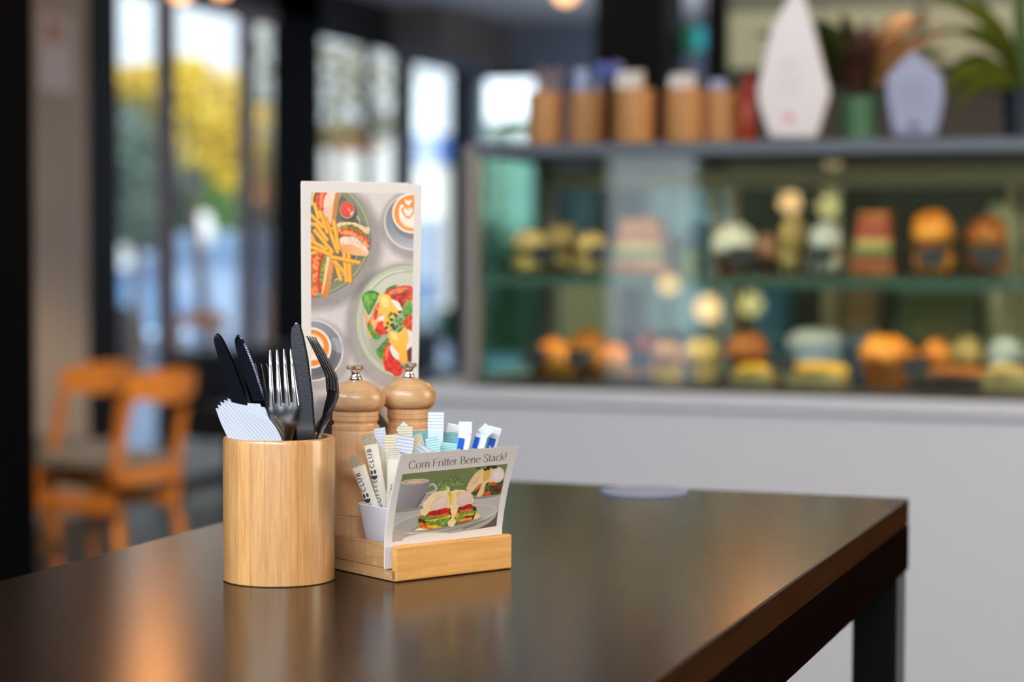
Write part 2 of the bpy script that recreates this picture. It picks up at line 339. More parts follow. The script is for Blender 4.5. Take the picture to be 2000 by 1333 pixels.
    p.stroke([(712, 588), (722, 566), (740, 547), (762, 534), (790, 529)], 1.6, (228, 236, 228))
    z = lambda x, y: (600+x/6.664, 560+y/6.664)
    Zp = lambda *a: [z(*q) for q in a]
    p.shade(*z(1120, 640), 44, 50, .2, .3)
    p.poly(Zp((735,300),(800,420),(850,600),(850,660),(800,655),(760,480)), (238, 170, 110)); p.poly(Zp((720,120),(780,60),(860,55),(945,100),(900,190),(860,280),(800,370),(750,280),(715,190)), (72, 138, 56), tex=.2)
    p.poly(Zp((740,130),(840,90),(900,110),(830,220),(770,270)), (104, 172, 72), tex=.15); p.stroke(Zp((760,110),(800,200),(800,330)), 1, (150, 200, 110))
    p.poly(Zp((1010,60),(1080,0),(1180,-20),(1100,40)), (60, 124, 48)); p.poly(Zp((990,100),(1100,30),(1240,-10),(1366,10),(1366,180),(1260,290),(1180,260),(1100,170)), (204, 60, 48), col2=(226, 92, 66), tex=.3)
    p.poly(Zp((1050,90),(1180,20),(1320,20),(1250,60),(1120,110)), (236, 128, 84), tex=.2); p.poly(Zp((1100,120),(1300,90),(1260,240),(1190,200)), (196, 46, 40), tex=.4, nk=50)
    p.poly(Zp((790,490),(830,400),(900,230),(1000,180),(1060,300),(1030,560),(960,630),(880,580)), (232, 122, 58), tex=.25, wob=.3); p.poly(Zp((840,460),(900,300),(940,330),(900,500),(880,560)), (248, 186, 126), tex=.15); p.poly(Zp((870,340),(920,300),(910,400),(870,440)), (210, 70, 46))
    p.poly(Zp((780,480),(830,500),(880,600),(960,640),(930,690),(860,680),(800,570)), (78, 146, 58), tex=.2)
    p.poly(Zp((930,400),(1000,380),(1010,470),(940,500)), (244, 238, 230)); p.poly(Zp((880,580),(920,480),(980,450),(1060,590),(960,632)), (214, 56, 46), tex=.2)
    p.poly(Zp((1080,180),(1180,200),(1230,300),(1190,360),(1100,330)), (246, 240, 232))
    p.poly(Zp((920,130),(990,92),(1080,130),(1090,180),(1160,280),(1200,330),(1140,400),(1090,490),(1070,600),(1000,530),(990,460),(1000,380),(930,340),(940,250)), (250, 206, 96), col2=(244, 186, 74)); p.poly(Zp((960,150),(1040,140),(1060,260),(990,260)), (252, 226, 140), tex=.05)
    p.poly(Zp((1240,330),(1310,170),(1366,240),(1366,350),(1270,410)), (96, 162, 66), tex=.15)
    p.poly(Zp((1210,500),(1260,420),(1366,380),(1366,600),(1300,560)), (218, 74, 50), tex=.25)
    for i in range(46):
        x, y = 1150+rng.randn()*52, 470+rng.randn()*66; p.ell(*z(x, y), 2.6+rng.rand()*2, 1.8+rng.rand(), random.choice([(38, 62, 30), (60, 104, 40), (92, 160, 62), (46, 36, 44), (120, 184, 84)]), rot=rng.rand()*180)
    p.poly(Zp((1290,590),(1366,600),(1366,800),(1300,860)), (238, 230, 226)); p.poly(Zp((900,830),(940,780),(1050,670),(1060,760),(1000,900),(980,990),(910,880)), (74, 140, 54), tex=.3)
    p.poly(Zp((930,900),(990,980),(1080,1120),(1040,1090),(960,960)), (238, 150, 86))
    p.poly(Zp((990,920),(1010,800),(1070,720),(1100,850),(1200,980),(1250,1070),(1220,1150),(1150,1172),(1090,1120),(1010,1080)), (220, 46, 40), tex=.22); p.poly(Zp((1010,860),(1050,760),(1070,800),(1030,960)), (240, 120, 86))
    p.poly(Zp((1075,780),(1180,760),(1200,940),(1180,958),(1110,900)), (240, 234, 230)); p.poly(Zp((1290,850),(1366,790),(1366,960),(1300,970)), (110, 34, 40))
    p.poly(Zp((1060,620),(1110,570),(1180,600),(1240,560),(1280,535),(1310,600),(1320,700),(1290,790),(1300,985),(1200,980),(1190,880),(1120,790),(1070,700)), (250, 200, 92), col2=(246, 178, 56)); p.poly(Zp((1090,600),(1170,620),(1180,700),(1110,680)), (252, 224, 138))
    # latte lower left
    p.shade(616, 694, 60, 62, .3, .25); p.ell(609, 685, 62, 60.5, (224, 219, 214)); p.ell(609, 685, 59, 57.5, (150, 156, 168), col2=(92, 96, 106), gdir=(.3, .7))
    p.poly([(648, 660), (668, 668), (668, 690), (650, 682)], (176, 182, 192), alpha=.7); p.shade(613, 690, 41, 41, .25, .15)
    p.ell(607, 680, 40.5, 40.5, (240, 234, 228)); p.ell(607, 680, 36, 36, (238, 136, 48)); p.ell(607, 676, 26, 24, (248, 206, 160)); p.ell(607, 678, 23, 21, (244, 236, 226))
    for k in range(6): p.stroke([(604, 702-k*5), (614-k, 694-k*6), (624-k, 684-k*7)], 1.2, (228, 170, 120))
    p.poly([(604, 698), (630, 690), (626, 712), (621, 704), (606, 704)], (244, 236, 226))
    # dark bowl low on the card
    p.shade(672, 866, 82, 88, .3, .25); p.ell(688, 880, 84, 92, (70, 60, 64)); p.ell(688, 880, 80, 88, (44, 36, 40)); p.ell(688, 880, 70, 77, (120, 106, 108)); p.ell(688, 880, 68.5, 75.5, (52, 42, 46)); p.ell(690, 884, 52, 60, (188, 120, 60), tex=.3, nk=18)
    # rounded corner of the picture
    p.poly([(605, 374), (613, 374), (609, 377), (607.5, 381), (605, 384)], (226, 221, 218), smooth=False)
    return p

def paint_insert():
    q = [(640+x/3.5075, 780+y/3.5075) for x, y in ((529, 503), (1251, 447), (1172, 880), (460, 957))]
    p = Paint(420, 270, q, (122, 134, 88))
    C = lambda x, y: (700+x/6.25, 900+y/6.25)
    Cp = lambda *a: [C(*t) for t in a]
    p.a *= (1+.05*p.n[6])[..., None]
    p.poly(Cp((440,600),(900,520),(1500,470),(1900,420),(1900,1000),(400,1000)), (196, 190, 182), col2=(176, 170, 164), smooth=False)
    p.poly(Cp((1500,700),(1800,600),(1800,900),(1300,860)), (84, 74, 72), tex=.1, nk=18)
    # cup, saucer
    p.ell(*C(600, 580), 52, 9.5, (214, 212, 206), rot=-5, col2=(176, 172, 166)); p.ell(*C(600, 568), 40, 5.5, (150, 146, 140), rot=-5)
    p.stroke(Cp((850,420),(860,330),(930,275),(980,320),(960,360),(870,400),(810,520)), 4.6, (196, 192, 196)); p.stroke(Cp((800,500),(850,440),(880,410)), 4, (182, 176, 180))
    p.poly(Cp((555,250),(890,225),(875,340),(830,440),(760,540),(640,562),(520,565),(490,540),(520,380)), (178, 172, 178), col2=(132, 124, 130), gdir=(.7, .5)); p.poly(Cp((820,420),(840,430),(770,540),(735,545)), (96, 90, 98), alpha=.6)
    p.ell(*C(722, 240), 26.5, 5.0, (226, 222, 218), rot=-3); p.ell(*C(722, 240), 24, 3.9, (222, 178, 138), rot=-3); p.ell(*C(720, 242), 13, 2, (240, 214, 186), rot=-3)
    # second stack
    p.ell(*C(1620, 440), 36, 8, (196, 192, 186), rot=-8); p.ell(*C(1620, 425), 34, 6.5, (150, 144, 138), rot=-8)
    p.poly(Cp((1400,390),(1500,330),(1650,250),(1830,260),(1800,400),(1650,430),(1500,440)), (76, 88, 50), tex=.5, nk=50); p.poly(Cp((1560,400),(1640,380),(1650,425),(1560,430)), (228, 92, 40)); p.poly(Cp((1640,270),(1720,280),(1700,310),(1620,300)), (224, 96, 44)); p.poly(Cp((1460,330),(1560,270),(1540,310),(1470,370)), (232, 110, 44)); p.poly(Cp((1690,350),(1800,320),(1790,380),(1690,390)), (120, 52, 40), tex=.4)
    p.poly(Cp((1350,350),(1400,230),(1480,130),(1600,90),(1720,80),(1800,130),(1700,260),(1600,280),(1570,380),(1540,440),(1480,440),(1520,340),(1540,280),(1480,320),(1410,390)), (244, 210, 160), tex=.05); p.poly(Cp((1560,130),(1640,120),(1620,220),(1560,260)), (238, 186, 90))
    p.ell(*C(1735, 185), 13.5, 15, (240, 222, 214), rot=20); p.ell(*C(1740, 180), 9, 10, (246, 232, 228))
    for i in range(16): p.ell(*C(1620+rng.randn()*70, 82+rng.randn()*16), 4, 2.4, random.choice([(60, 90, 46), (90, 130, 60), (70, 44, 50)]))
    # main plate
    p.ell(*C(1100, 715), 104, 23, (150, 146, 136), rot=-8.5); p.ell(*C(1100, 705), 104, 21.5, (206, 204, 194), rot=-8.5); p.ell(*C(1100, 700), 100, 19, (168, 166, 158), rot=-8.5, col2=(190, 188, 180), gdir=(1, 0)); p.poly(Cp((480,800),(800,900),(1200,860),(1600,740),(1720,640),(1690,720),(1500,830),(1100,910),(700,910),(500,850)), (190, 186, 174), col2=(164, 158, 148))
    p.shade(*C(1130, 770), 58, 9, .3, .3)
    p.poly(Cp((720,825),(800,790),(900,800),(900,822),(780,830)), (250, 226, 180)); p.poly(Cp((1430,680),(1480,655),(1526,680),(1490,715),(1430,722)), (244, 208, 146))
    # the stack: fritters, spinach, tomato
    p.poly(Cp((790,660),(1000,600),(1440,560),(1450,680),(1400,740),(1200,780),(1000,800),(860,815),(780,780)), (66, 62, 34), tex=.3)
    p.poly(Cp((778,735),(860,750),(960,770),(1060,780),(1020,806),(900,815),(860,822),(790,778)), (238, 118, 30), tex=.4, wob=.5, seed=3); p.poly(Cp((860,790),(960,770),(1040,800),(960,812)), (250, 190, 60), tex=.2)
    p.poly(Cp((1230,740),(1330,700),(1410,700),(1400,735),(1300,770),(1240,775)), (226, 132, 62), tex=.5, wob=.7)
    p.poly(Cp((850,735),(960,720),(1100,700),(1150,690),(1150,740),(1080,790),(980,775),(900,760)), (112, 158, 66), tex=.25, wob=.4); p.poly(Cp((1180,720),(1260,680),(1330,680),(1280,730),(1210,745)), (112, 162, 70), tex=.2)
    p.poly(Cp((850,700),(960,690),(1080,660),(1160,660),(1140,690),(1020,710),(940,725),(870,720)), (250, 180, 52), tex=.3, wob=.4); p.poly(Cp((790,650),(840,640),(820,680),(790,690)), (226, 96, 40)); p.poly(Cp((1200,650),(1300,625),(1420,640),(1440,665),(1330,680),(1210,690)), (244, 158, 56), tex=.3)
    p.poly(Cp((810,650),(900,665),(1050,640),(1130,640),(1080,680),(960,700),(880,715),(810,690)), (104, 156, 58), tex=.25, wob=.4); p.poly(Cp((1260,640),(1330,610),(1440,610),(1460,640),(1380,655),(1300,660)), (110, 160, 66), tex=.25)
    p.poly(Cp((880,620),(930,600),(1080,570),(1150,590),(1140,640),(1000,665),(900,660)), (196, 40, 38), tex=.35); p.poly(Cp((890,650),(1000,655),(1120,630),(1130,645),(1000,670),(900,668)), (236, 100, 50)); p.poly(Cp((1250,600),(1310,560),(1400,530),(1440,580),(1400,600),(1290,615)), (168, 34, 34), tex=.35); p.poly(Cp((1260,612),(1380,590),(1440,600),(1320,625)), (232, 104, 56))
    # sauce and eggs
    p.poly(Cp((800,640),(795,590),(830,570),(825,520),(870,450),(940,385),(1040,360),(1120,350),(1150,372),(1230,350),(1330,362),(1410,400),(1440,480),(1420,520),(1330,540),(1262,560),(1240,620),(1200,690),(1220,740),(1180,800),(1130,790),(1120,740),(1165,700),(1160,620),(1140,560),(1000,590),(910,600),(860,655)), (250, 230, 184), col2=(248, 214, 150), tex=.03, wob=.25)
    p.poly(Cp((915,590),(930,520),(1000,450),(1080,425),(1125,455),(1110,530),(1020,585),(950,598)), (236, 196, 150)); p.poly(Cp((925,586),(940,520),(1005,460),(1075,432),(1118,460),(1100,525),(1010,580)), (246, 224, 214), col2=(236, 206, 198))
    p.poly(Cp((1235,500),(1260,430),(1330,380),(1390,385),(1425,440),(1410,510),(1330,545),(1250,540)), (234, 194, 160)); p.poly(Cp((1242,500),(1265,440),(1330,388),(1385,392),(1416,440),(1402,500),(1330,536),(1256,530)), (244, 216, 208), col2=(232, 198, 192))
    p.poly(Cp((1120,380),(1160,390),(1180,440),(1170,530),(1145,545),(1140,450)), (242, 184, 60), col2=(250, 214, 120)); p.poly(Cp((1230,400),(1270,370),(1290,370),(1240,450)), (244, 204, 120)); p.poly(Cp((1180,400),(1215,390),(1220,480),(1190,520)), (252, 226, 150))
    # micro herbs
    for i in range(70):
        x = 1150+rng.randn()*66; y = 300+rng.randn()*34 - max(0, 60-abs(x-1230))*.9; a = rng.rand()*3.1; L = 18+rng.rand()*30
        p.stroke(Cp((x, y), (x+L*math.cos(a), y-L*math.sin(a))), .7+rng.rand()*.9, random.choice([(62, 96, 48), (88, 128, 60), (134, 164, 78), (170, 192, 110), (48, 78, 44)]), smooth=False)
    p.poly(Cp((1020,330),(1060,270),(1120,290),(1150,330),(1080,345)), (150, 182, 78), alpha=.75, tex=.3, wob=.6); p.poly(Cp((1110,310),(1140,330),(1145,380),(1115,350)), (236, 228, 200))
    p.ell(*C(860, 915), 46, 8, (226, 222, 212), rot=-3)
    return p

# ------------------------------------------------------------------ calligraphic lettering for the card title
GL = {'C': ([[(.64,.56),(.52,.70),(.35,.73),(.14,.60),(.06,.36),(.14,.12),(.34,-.01),(.52,.03),(.65,.16)]], .74), 'o': ([[(.25,.48),(.1,.42),(.04,.24),(.1,.05),(.25,0),(.4,.05),(.46,.24),(.4,.42),(.25,.48)]], .54),
 'r': ([[(.08,0),(.08,.48)], [(.08,.32),(.18,.46),(.32,.46)]], .36), 'n': ([[(.08,0),(.08,.48)], [(.08,.33),(.2,.47),(.33,.46),(.4,.34),(.4,0)]], .53), 'F': ([[(.1,0),(.1,.7)], [(.02,.7),(.54,.7)], [(.1,.38),(.44,.38)]], .56),
 'i': ([[(.08,0),(.08,.46)], [(.08,.62),(.08,.68)]], .2), 't': ([[(.12,.66),(.12,.08),(.24,0)], [(.0,.46),(.28,.46)]], .29), 'e': ([[(.06,.26),(.42,.26)], [(.42,.27),(.38,.42),(.24,.48),(.1,.4),(.05,.22),(.12,.05),(.26,0),(.42,.09)]], .5),
 'B': ([[(.1,0),(.1,.7)], [(.02,.7),(.3,.7),(.42,.63),(.43,.47),(.32,.39),(.1,.38)], [(.3,.38),(.48,.32),(.52,.16),(.42,.03),(.02,0)]], .62), 'S': ([[(.48,.58),(.38,.71),(.2,.71),(.1,.58),(.16,.44),(.38,.31),(.48,.16),(.38,.01),(.2,-.01),(.06,.13)]], .56),
 'a': ([[(.08,.38),(.2,.48),(.33,.43),(.36,.3),(.36,.06),(.46,.0)], [(.36,.29),(.14,.22),(.06,.1),(.15,0),(.28,.03),(.36,.14)]], .51), 'c': ([[(.4,.38),(.28,.48),(.12,.42),(.05,.24),(.12,.05),(.26,0),(.4,.09)]], .46),
 'k': ([[(.08,0),(.08,.72)], [(.4,.46),(.08,.18)], [(.18,.27),(.44,0)]], .47), '!': ([[(.1,.72),(.1,.2)], [(.1,.0),(.1,.05)]], .22), ' ': ([], .26)}
def calligraphy(text, thin=.022, thick=.085):
    """list of stroke outlines (2D polygons as quad strips) and the total advance"""
    x = 0; strips = []
    for ch in text:
        st, adv = GL[ch]
        for s in st:
            p = smooth_poly(s, closed=False, k=7) if len(s) > 2 else [np.array(s[0]), np.array(s[1])]; L, R = [], []
            for i, q in enumerate(p):
                d = p[min(i+1, len(p)-1)] - p[max(i-1, 0)]; d = d/max(1e-6, np.hypot(*d)); w = thin+(thick-thin)*abs(d[1])**1.5
                nn = np.array([-d[1], d[0]])*w/2; L.append(q+nn+[x, 0]); R.append(q-nn+[x, 0])
            strips.append((L, R))
        x += adv
    return strips, x
def text_mesh(name, body, size, mat, parent, matrix, space=1.0):
    c = bpy.data.curves.new('t', 'FONT'); c.body = body; c.size = size; c.align_x = 'CENTER'; c.align_y = 'CENTER'; c.space_character = space; c.extrude = 0; c.resolution_u = 3
    o = bpy.data.objects.new('t', c); COL.objects.link(o); bpy.context.view_layer.update()
    me = bpy.data.meshes.new_from_object(o.evaluated_get(bpy.context.evaluated_depsgraph_get())); bpy.data.objects.remove(o); bpy.data.curves.remove(c)
    me.materials.clear(); me.materials.append(mat); r = bpy.data.objects.new(name, me); COL.objects.link(r); r.parent = parent; r.matrix_local = matrix; return r

# ================================================================== THE ROOM
ZT = EYE - .255                                  # top of the high table
tabR = TP(1774, 974, ZT); tabL = TP(436.6, 1020, ZT)
XR, YF, XL, YN = tabR.x, tabR.y, (tabL.x+TP(0, 1134.5, ZT).x)/2, .28
XW = -5.0                                        # window wall
YC = P(930, 757, 4.15).y                         # counter front
YB = onX(900, 300, XW).y                         # rear wall
CEIL = 2.68
wallw = 0
blackm = pm('black_paint', (9, 10, 13), .7, spec=.1); steel_dk = pm('dark_window_steel', (26, 29, 36), .4)
MB_ = MB
floor_m = pm('dark_floor_tiles', (34, 31, 30), .45, noise=.25, scale=3)
struct('floor', MB().box((-6.2, -6, -.1), (7.5, YB+.3, 0)), floor_m)
struct('ceiling', MB().box((XW-.3, -5, CEIL), (7.5, YB+.3, CEIL+.15)), pm('ceiling_plaster', (222, 224, 230), .8))
wy = lambda px: onX(px, 400, XW).y
glz = glass('window_glass', (250, 252, 252), .03)
# window wall: piers between the glazed bays
struct('wall_left', MB().box((XW-.15, -5, 0), (XW, wy(20), CEIL)).box((XW-.15, wy(152), 0), (XW, wy(233), CEIL)).box((XW-.15, wy(-60), 2.47), (XW, YB, CEIL)), pm('black_wall_paint', (12, 12, 15), .6))
struct('trim_1', MB().box((XW-.12, wy(42), 0), (XW+.05, wy(152), CEIL)), pm('warm_grey_plaster', (206, 190, 172), .75, noise=.06, scale=2))
struct('trim_2', MB().box((XW-.03, wy(541), 0), (XW, wy(628), CEIL)), blackm)
struct('trim_3', MB().box((XW-.03, wy(778), 0), (XW, wy(808), CEIL)), blackm)
struct('trim_4', MB().box((XW-.03, wy(888), 0), (XW+.01, YB+.1, CEIL)), blackm)
greyst = pm('grey_anodised_frame', (128, 116, 118), .5)
k = 0
for a, b, mull in ((233, 345, (315, 345)), (345, 500, (475, 500)), (500, 541, None), (628, 725, (718, 727)), (727, 778, None), (808, 888, None)):
    k += 1; y0, y1 = wy(a), wy(b)
    f = MB().box((XW-.03, y0, 2.40), (XW-.002, y1, 2.47)).box((XW-.03, y0, .0), (XW-.002, y1, .06))
    if mull: f.box((XW-.03, wy(mull[0]), .06), (XW+.0, wy(mull[1]), 2.40))
    fo = struct('window_%d' % k, f, greyst if k < 4 else steel_dk)
    y1b = wy(mull[0]) if mull else y1
    MB().box((XW-.022, y0, .06), (XW-.014, y1b, 2.40)).build('pane', glz, fo)
# rear wall with one window seen over the display case
xa, xb = onY(934, 200, YB).x, onY(1042, 200, YB).x
zt7 = onY(990, 140, YB).z
struct('wall_back', MB().box((XW, YB, 0), (xa, YB+.15, CEIL)).box((xb, YB, 0), (7.5, YB+.15, CEIL)).box((xa, YB, zt7), (xb, YB+.15, CEIL)), pm('slate_wall_paint', (104, 114, 130), .7))
fo = struct('window_7', MB().box((xa, YB, zt7-.05), (xb, YB+.05, zt7)).box((xa, YB, 0), (xb, YB+.05, .08)), steel_dk)
MB().box((xa, YB+.02, .08), (xb, YB+.03, zt7-.05)).build('pane', glz, fo)
wf = MB(); edges = [XW, -3.9, -3.3, -1.2, -.7, 1.0, 1.5, 2.9, 3.4, 4.6, 5.2, 7.3]
for i in range(0, len(edges)-1, 2): wf.box((edges[i], -5, 0), (edges[i+1], -4.85, CEIL))
wf.box((XW, -5, 0), (7.3, -4.85, .35)).box((XW, -5, 2.35), (7.3, -4.85, CEIL))
struct('wall_front', wf, pm('dim_front_wall', (96, 92, 88), .8))
struct('wall_right', MB().box((7.3, -5, 0), (7.5, YB, CEIL)), pm('right_wall_paint', (150, 140, 130), .8))
# beam over the windows and the dropped ceiling edge
struct('trim_5', MB().box((XW, wy(760), 2.36), (XW+.35, YB, CEIL)), pm('bronze_bulkhead', (98, 94, 92), .7))

# ================================================================== HIGH TABLE
twood = wood('dark_stained_veneer', (26, 19, 16), (44, 33, 28), rough=.2, axis='y', grain=140)
def _tw():
    n = twood.node_tree.nodes; l = twood.node_tree.links; b = n['Principled BSDF']; b.inputs['Roughness'].default_value = .18; b.inputs['Specular IOR Level'].default_value = .14
    t = n.new('ShaderNodeTexNoise'); t.inputs['Scale'].default_value = 700; tc = [x for x in n if x.type == 'TEX_COORD'][0]; l.new(tc.outputs['Object'], t.inputs['Vector'])
    bp = n.new('ShaderNodeBump'); bp.inputs['Strength'].default_value = .10; bp.inputs['Distance'].default_value = .0005; l.new(t.outputs[0], bp.inputs['Height']); l.new(bp.outputs[0], b.inputs['Normal'])
_tw()
edge_m = wood('brown_edge_banding', (46, 29, 18), (62, 40, 25), rough=.5, axis='y', grain=60); edge_m.node_tree.nodes['Principled BSDF'].inputs['Specular IOR Level'].default_value = .0
frame_m = pm('dark_brown_table_frame', (17, 10, 8), .8, spec=.0); leg_m = pm('black_table_leg', (7, 7, 9), .4, spec=.3)
TH = .0255; AP = .046
tbl = empty('high_table', Vector(((XL+XR)/2, (YN+YF)/2, 0)), 'long dark brown high table with dark square legs holding the cutlery cup and condiment tray', 'table')
tb = Vector(tbl.location)
def tbox(name, lo, hi, m, bevel=.0): return MB().box(tuple(Vector(lo)-tb), tuple(Vector(hi)-tb)).build(name, m, tbl, bevel=bevel)
tt = tbox('table_top', (XL, YN, ZT-TH), (XR, YF, ZT), [twood], .0012)
tbox('edge_band', (XR, YN, ZT-TH+.0006), (XR+.0007, YF-.0012, ZT-.0016), edge_m)
tbox('apron', (XR-.03, YN, ZT-TH-AP-.001), (XR+.0012, YF, ZT-TH-.0012), frame_m, .001)
tbox('apron', (XL, YN, ZT-TH-AP-.001), (XL+.03, YF, ZT-TH-.0012), frame_m, .001)
tbox('apron', (XL+.03, YF-.03, ZT-TH-AP-.001), (XR-.03, YF, ZT-TH-.0012), frame_m, .001)
tbox('apron', (XL+.03, YN, ZT-TH-AP-.001), (XR-.03, YN+.03, ZT-TH-.0012), frame_m, .001)
for lx in (XL+.001, XR-.0455):
    for ly in (YN+.001, YF-.057): tbox('leg', (lx, ly, 0), (lx+.0445, ly+.055, ZT-TH-AP-.0012), leg_m, .002)

# ================================================================== CUTLERY CUP
bamboo = wood('bamboo_staves', (200, 142, 84), (230, 176, 112), rough=.36, axis='z', grain=420, strips=22, coat=.45)
inner_m = wood('bamboo_inside', (166, 120, 78), (200, 156, 108), rough=.6, axis='z', grain=300)
CD = 1.5915; cc = P(545.5, 1131, CD); cupc = Vector((cc.x, cc.y, ZT)); CR = .04265
CHT = P(546, 851, CD).z - ZT
cup = empty('cutlery_holder', Matrix.Translation(cupc) @ Matrix.Rotation(YAW, 4, 'Z'), 'round bamboo cup of cutlery and napkins on the dark table', 'utensil holder')
MB().lathe([(CR-.0012, 0), (CR-.0002, .0008), (CR-.0004, .002), (CR, CHT-.003), (CR-.0008, CHT-.0008), (CR-.002, CHT), (CR-.0045, CHT-.0004), (CR-.0052, CHT-.0015)], 96).build('wall', bamboo, cup, smooth=35)
MB().lathe([(CR-.0052, CHT-.0015), (CR-.0054, .006)], 96).build('lining', inner_m, cup, smooth=True)
for q in (cup.children[0].data, cup.children[1].data):   # open the mouth: drop the end caps
    import bmesh
    bm = bmesh.new(); bm.from_mesh(q); bmesh.ops.delete(bm, geom=[f for f in bm.faces if len(f.verts) > 4 and f.calc_center_median().z > .01], context='FACES'); bm.to_mesh(q); bm.free()
MB().lathe([(CR-.0056, .001), (CR-.0056, .006)], 64).build('bottom', inner_m, cup)

steel = pm('polished_cutlery_steel', (190, 190, 194), .2, 1.0); steel_b = pm('brushed_cutlery_steel', (136, 137, 142), .24, 1.0, bump=.1, scale=600)
def lerp(tab, x):
    xs, ys = zip(*tab); return float(np.interp(x, xs, ys))
def fork(mat, L, cs, parent_label, tail=.095):
    root = empty('fork', mat, parent_label, 'fork', 'forks in the bamboo cup')
    cur = lambda s: cs*lerp([(0, -.006), (.012, -.002), (.03, .0035), (.045, .0045), (.06, .002), (.075, -.001), (.095, -.0015), (.2, 0)], s)
    def strip(x0f, x1f, s0, s1, th, n):
        rings = []
        for i in range(n+1):
            s = s0+(s1-s0)*i/n; a, b, y, z = x0f(s), x1f(s), cur(s), L-s; t = th(s)/2; m = (a+b)/2; e = (b-a)*.18
            rings.append([(a, y, z), (a+e, y-t, z), (b-e, y-t, z), (b, y, z), (b-e, y+t, z), (a+e, y+t, z)])
        return rings
    mb = MB()
    for c in (-1.5, -.5, .5, 1.5):
        xc = lambda s, c=c: c*lerp([(0, .0052), (.042, .0061)], s); hw = lambda s: lerp([(0, .0006), (.004, .0011), (.03, .0018), (.043, .0023)], s)
        mb.loft(strip(lambda s: xc(s)-hw(s), lambda s: xc(s)+hw(s), 0, .043, lambda s: lerp([(0, .0010), (.01, .0018), (.043, .002)], s), 12))
    mb.build('tines', steel, root, smooth=60)
    hw = lambda s: lerp([(.040, .0114), (.048, .0115), (.056, .0098), (.064, .0058), (.072, .0034), (.085, .0029), (.11, .0032), (.15, .005), (.19, .0058)], s)
    MB().loft(strip(lambda s: -hw(s), hw, .0405, L+tail, lambda s: lerp([(.04, .0019), (.07, .0034), (.2, .0026)], s), 26)).build('handle', steel, root, smooth=50)
    return root
def knife(mat, L, label, width=.0125, tail=.098, serr=True, thick=.0016, m=None):
    root = empty('table_knife', mat, label, 'knife', 'knives in the bamboo cup')
    w = width; left = []; right = []
    for s in np.linspace(0, 1, 130):
        z = L - s*L
        r = w*lerp([(0, .02), (.02, .16), (.05, .24), (.12, .34), (.3, .50), (.6, .62), (1, .64)], s); lft = -w*lerp([(0, -.02), (.015, .16), (.04, .30), (.1, .36), (1, .36)], s)
        if serr and s > .1: r += .00013*(1 if int(s*129+.5) % 2 else -1)
        left.append((lft, z)); right.append((r, z))
    a = [(x, -thick/2, z) for x, z in left]; mb = MB(); rings = []
    for (xl, z), (xr, _) in zip(left, right):
        rings.append([(xl, -thick/2, z), (xr-.0014, -thick*.36, z), (xr, 0, z), (xr-.0014, thick*.36, z), (xl, thick/2, z)])
    mb.loft(rings).build('blade', m or steel_b, root)
    MB().loft([[(x*(.0062 if i else .0045), y*(.0032 if i else .0014), z) for x, y in ((-1, 0), (-.6, -1), (.6, -1), (1, 0), (.6, 1), (-.6, 1))] for i, z in enumerate((0, -.012, -.05, -tail))]).build('handle', steel, root, smooth=50)
    return root
def stand(tip, dt, base, db, yaw, roll=0):
    t, b = P(*tip, dt), P(*base, db); face = (-F0*math.cos(math.radians(yaw)) + R0*math.sin(math.radians(yaw))).normalized()
    return axes(b, t, face), (t-b).length
dknife = pm('darkened_steel', (60, 63, 74), .16, 1.0)  # steel colour darkened to stand in for dark reflections
m, L = stand((424, 651), 1.594, (488, 866), 1.598, 6); knife(m, L, 'table knife leaning far left in the bamboo cup, smooth dark blade, behind the napkins', .0125, serr=False, m=dknife, tail=.09)
m, L = stand((465, 654), 1.600, (522, 862), 1.607, -8); knife(m, L, 'table knife with glinting serrated edge, between the leftmost knife and the forks', .0120, m=dknife, tail=.08)
m, L = stand((580, 631), 1.584, (594, 864), 1.592, 4); knife(m, L, 'tallest table knife standing upright in front of the menu card edge', .0142)
m, L = stand((547, 683), 1.578, (560, 868), 1.580, 4); fork(m, L, -1.0, 'front fork with four straight tines upright at the middle of the bamboo cup')
m, L = stand((580, 692), 1.592, (577, 864), 1.603, 24); fork(m, L, -1.1, 'fork crossing behind the front fork, beside the tall knife in the cup')
m, L = stand((512, 710), 1.612, (506, 862), 1.612, -28); fork(m, L, 1.0, 'short dark fork leaning behind the napkins, next to the serrated knife')
m, L = stand((634, 658), 1.594, (628, 862), 1.598, -62); fork(m, L, 1.9, 'fork seen from the side, curving out of the cup beside the pepper mill')

# napkins: folded paper leaves fanned at the front left of the cup
nap = pm('white_embossed_paper', (196, 201, 212), .8)
def _nap():
    n = nap.node_tree.nodes; l = nap.node_tree.links; b = n['Principled BSDF']; w = n.new('ShaderNodeTexWave'); w.inputs['Scale'].default_value = 190; w.bands_direction = 'DIAGONAL'
    tc = [x for x in n if x.type == 'TEX_COORD'][0]; l.new(tc.outputs['Object'], w.inputs['Vector']); bp = n.new('ShaderNodeBump'); bp.inputs['Strength'].default_value = .5; bp.inputs['Distance'].default_value = .0006
    l.new(w.outputs['Fac'], bp.inputs['Height']); l.new(bp.outputs[0], b.inputs['Normal'])
_nap()
nl = ['front white paper napkin, widest of the fan in the bamboo cup', 'white paper napkin directly behind the front one in the fan', 'middle white paper napkin of the fan in the cup', 'white paper napkin second from the back of the fan', 'rearmost white paper napkin of the fan, against the knife blade']
tls = [(421, 797), (425, 791), (430, 785), (437, 781.5), (444, 778.5)]; trs = [(527, 820), (521, 812), (515, 803), (517, 796), (508, 789)]; bls = [(462, 882), (466, 882), (470, 882), (474, 882), (478, 882)]; brs = [(553, 882), (548, 882), (540, 882), (534, 882), (528, 882)]
def dn(px, i): return 1.5835 - (px-421)/130*.019 + .0054*i
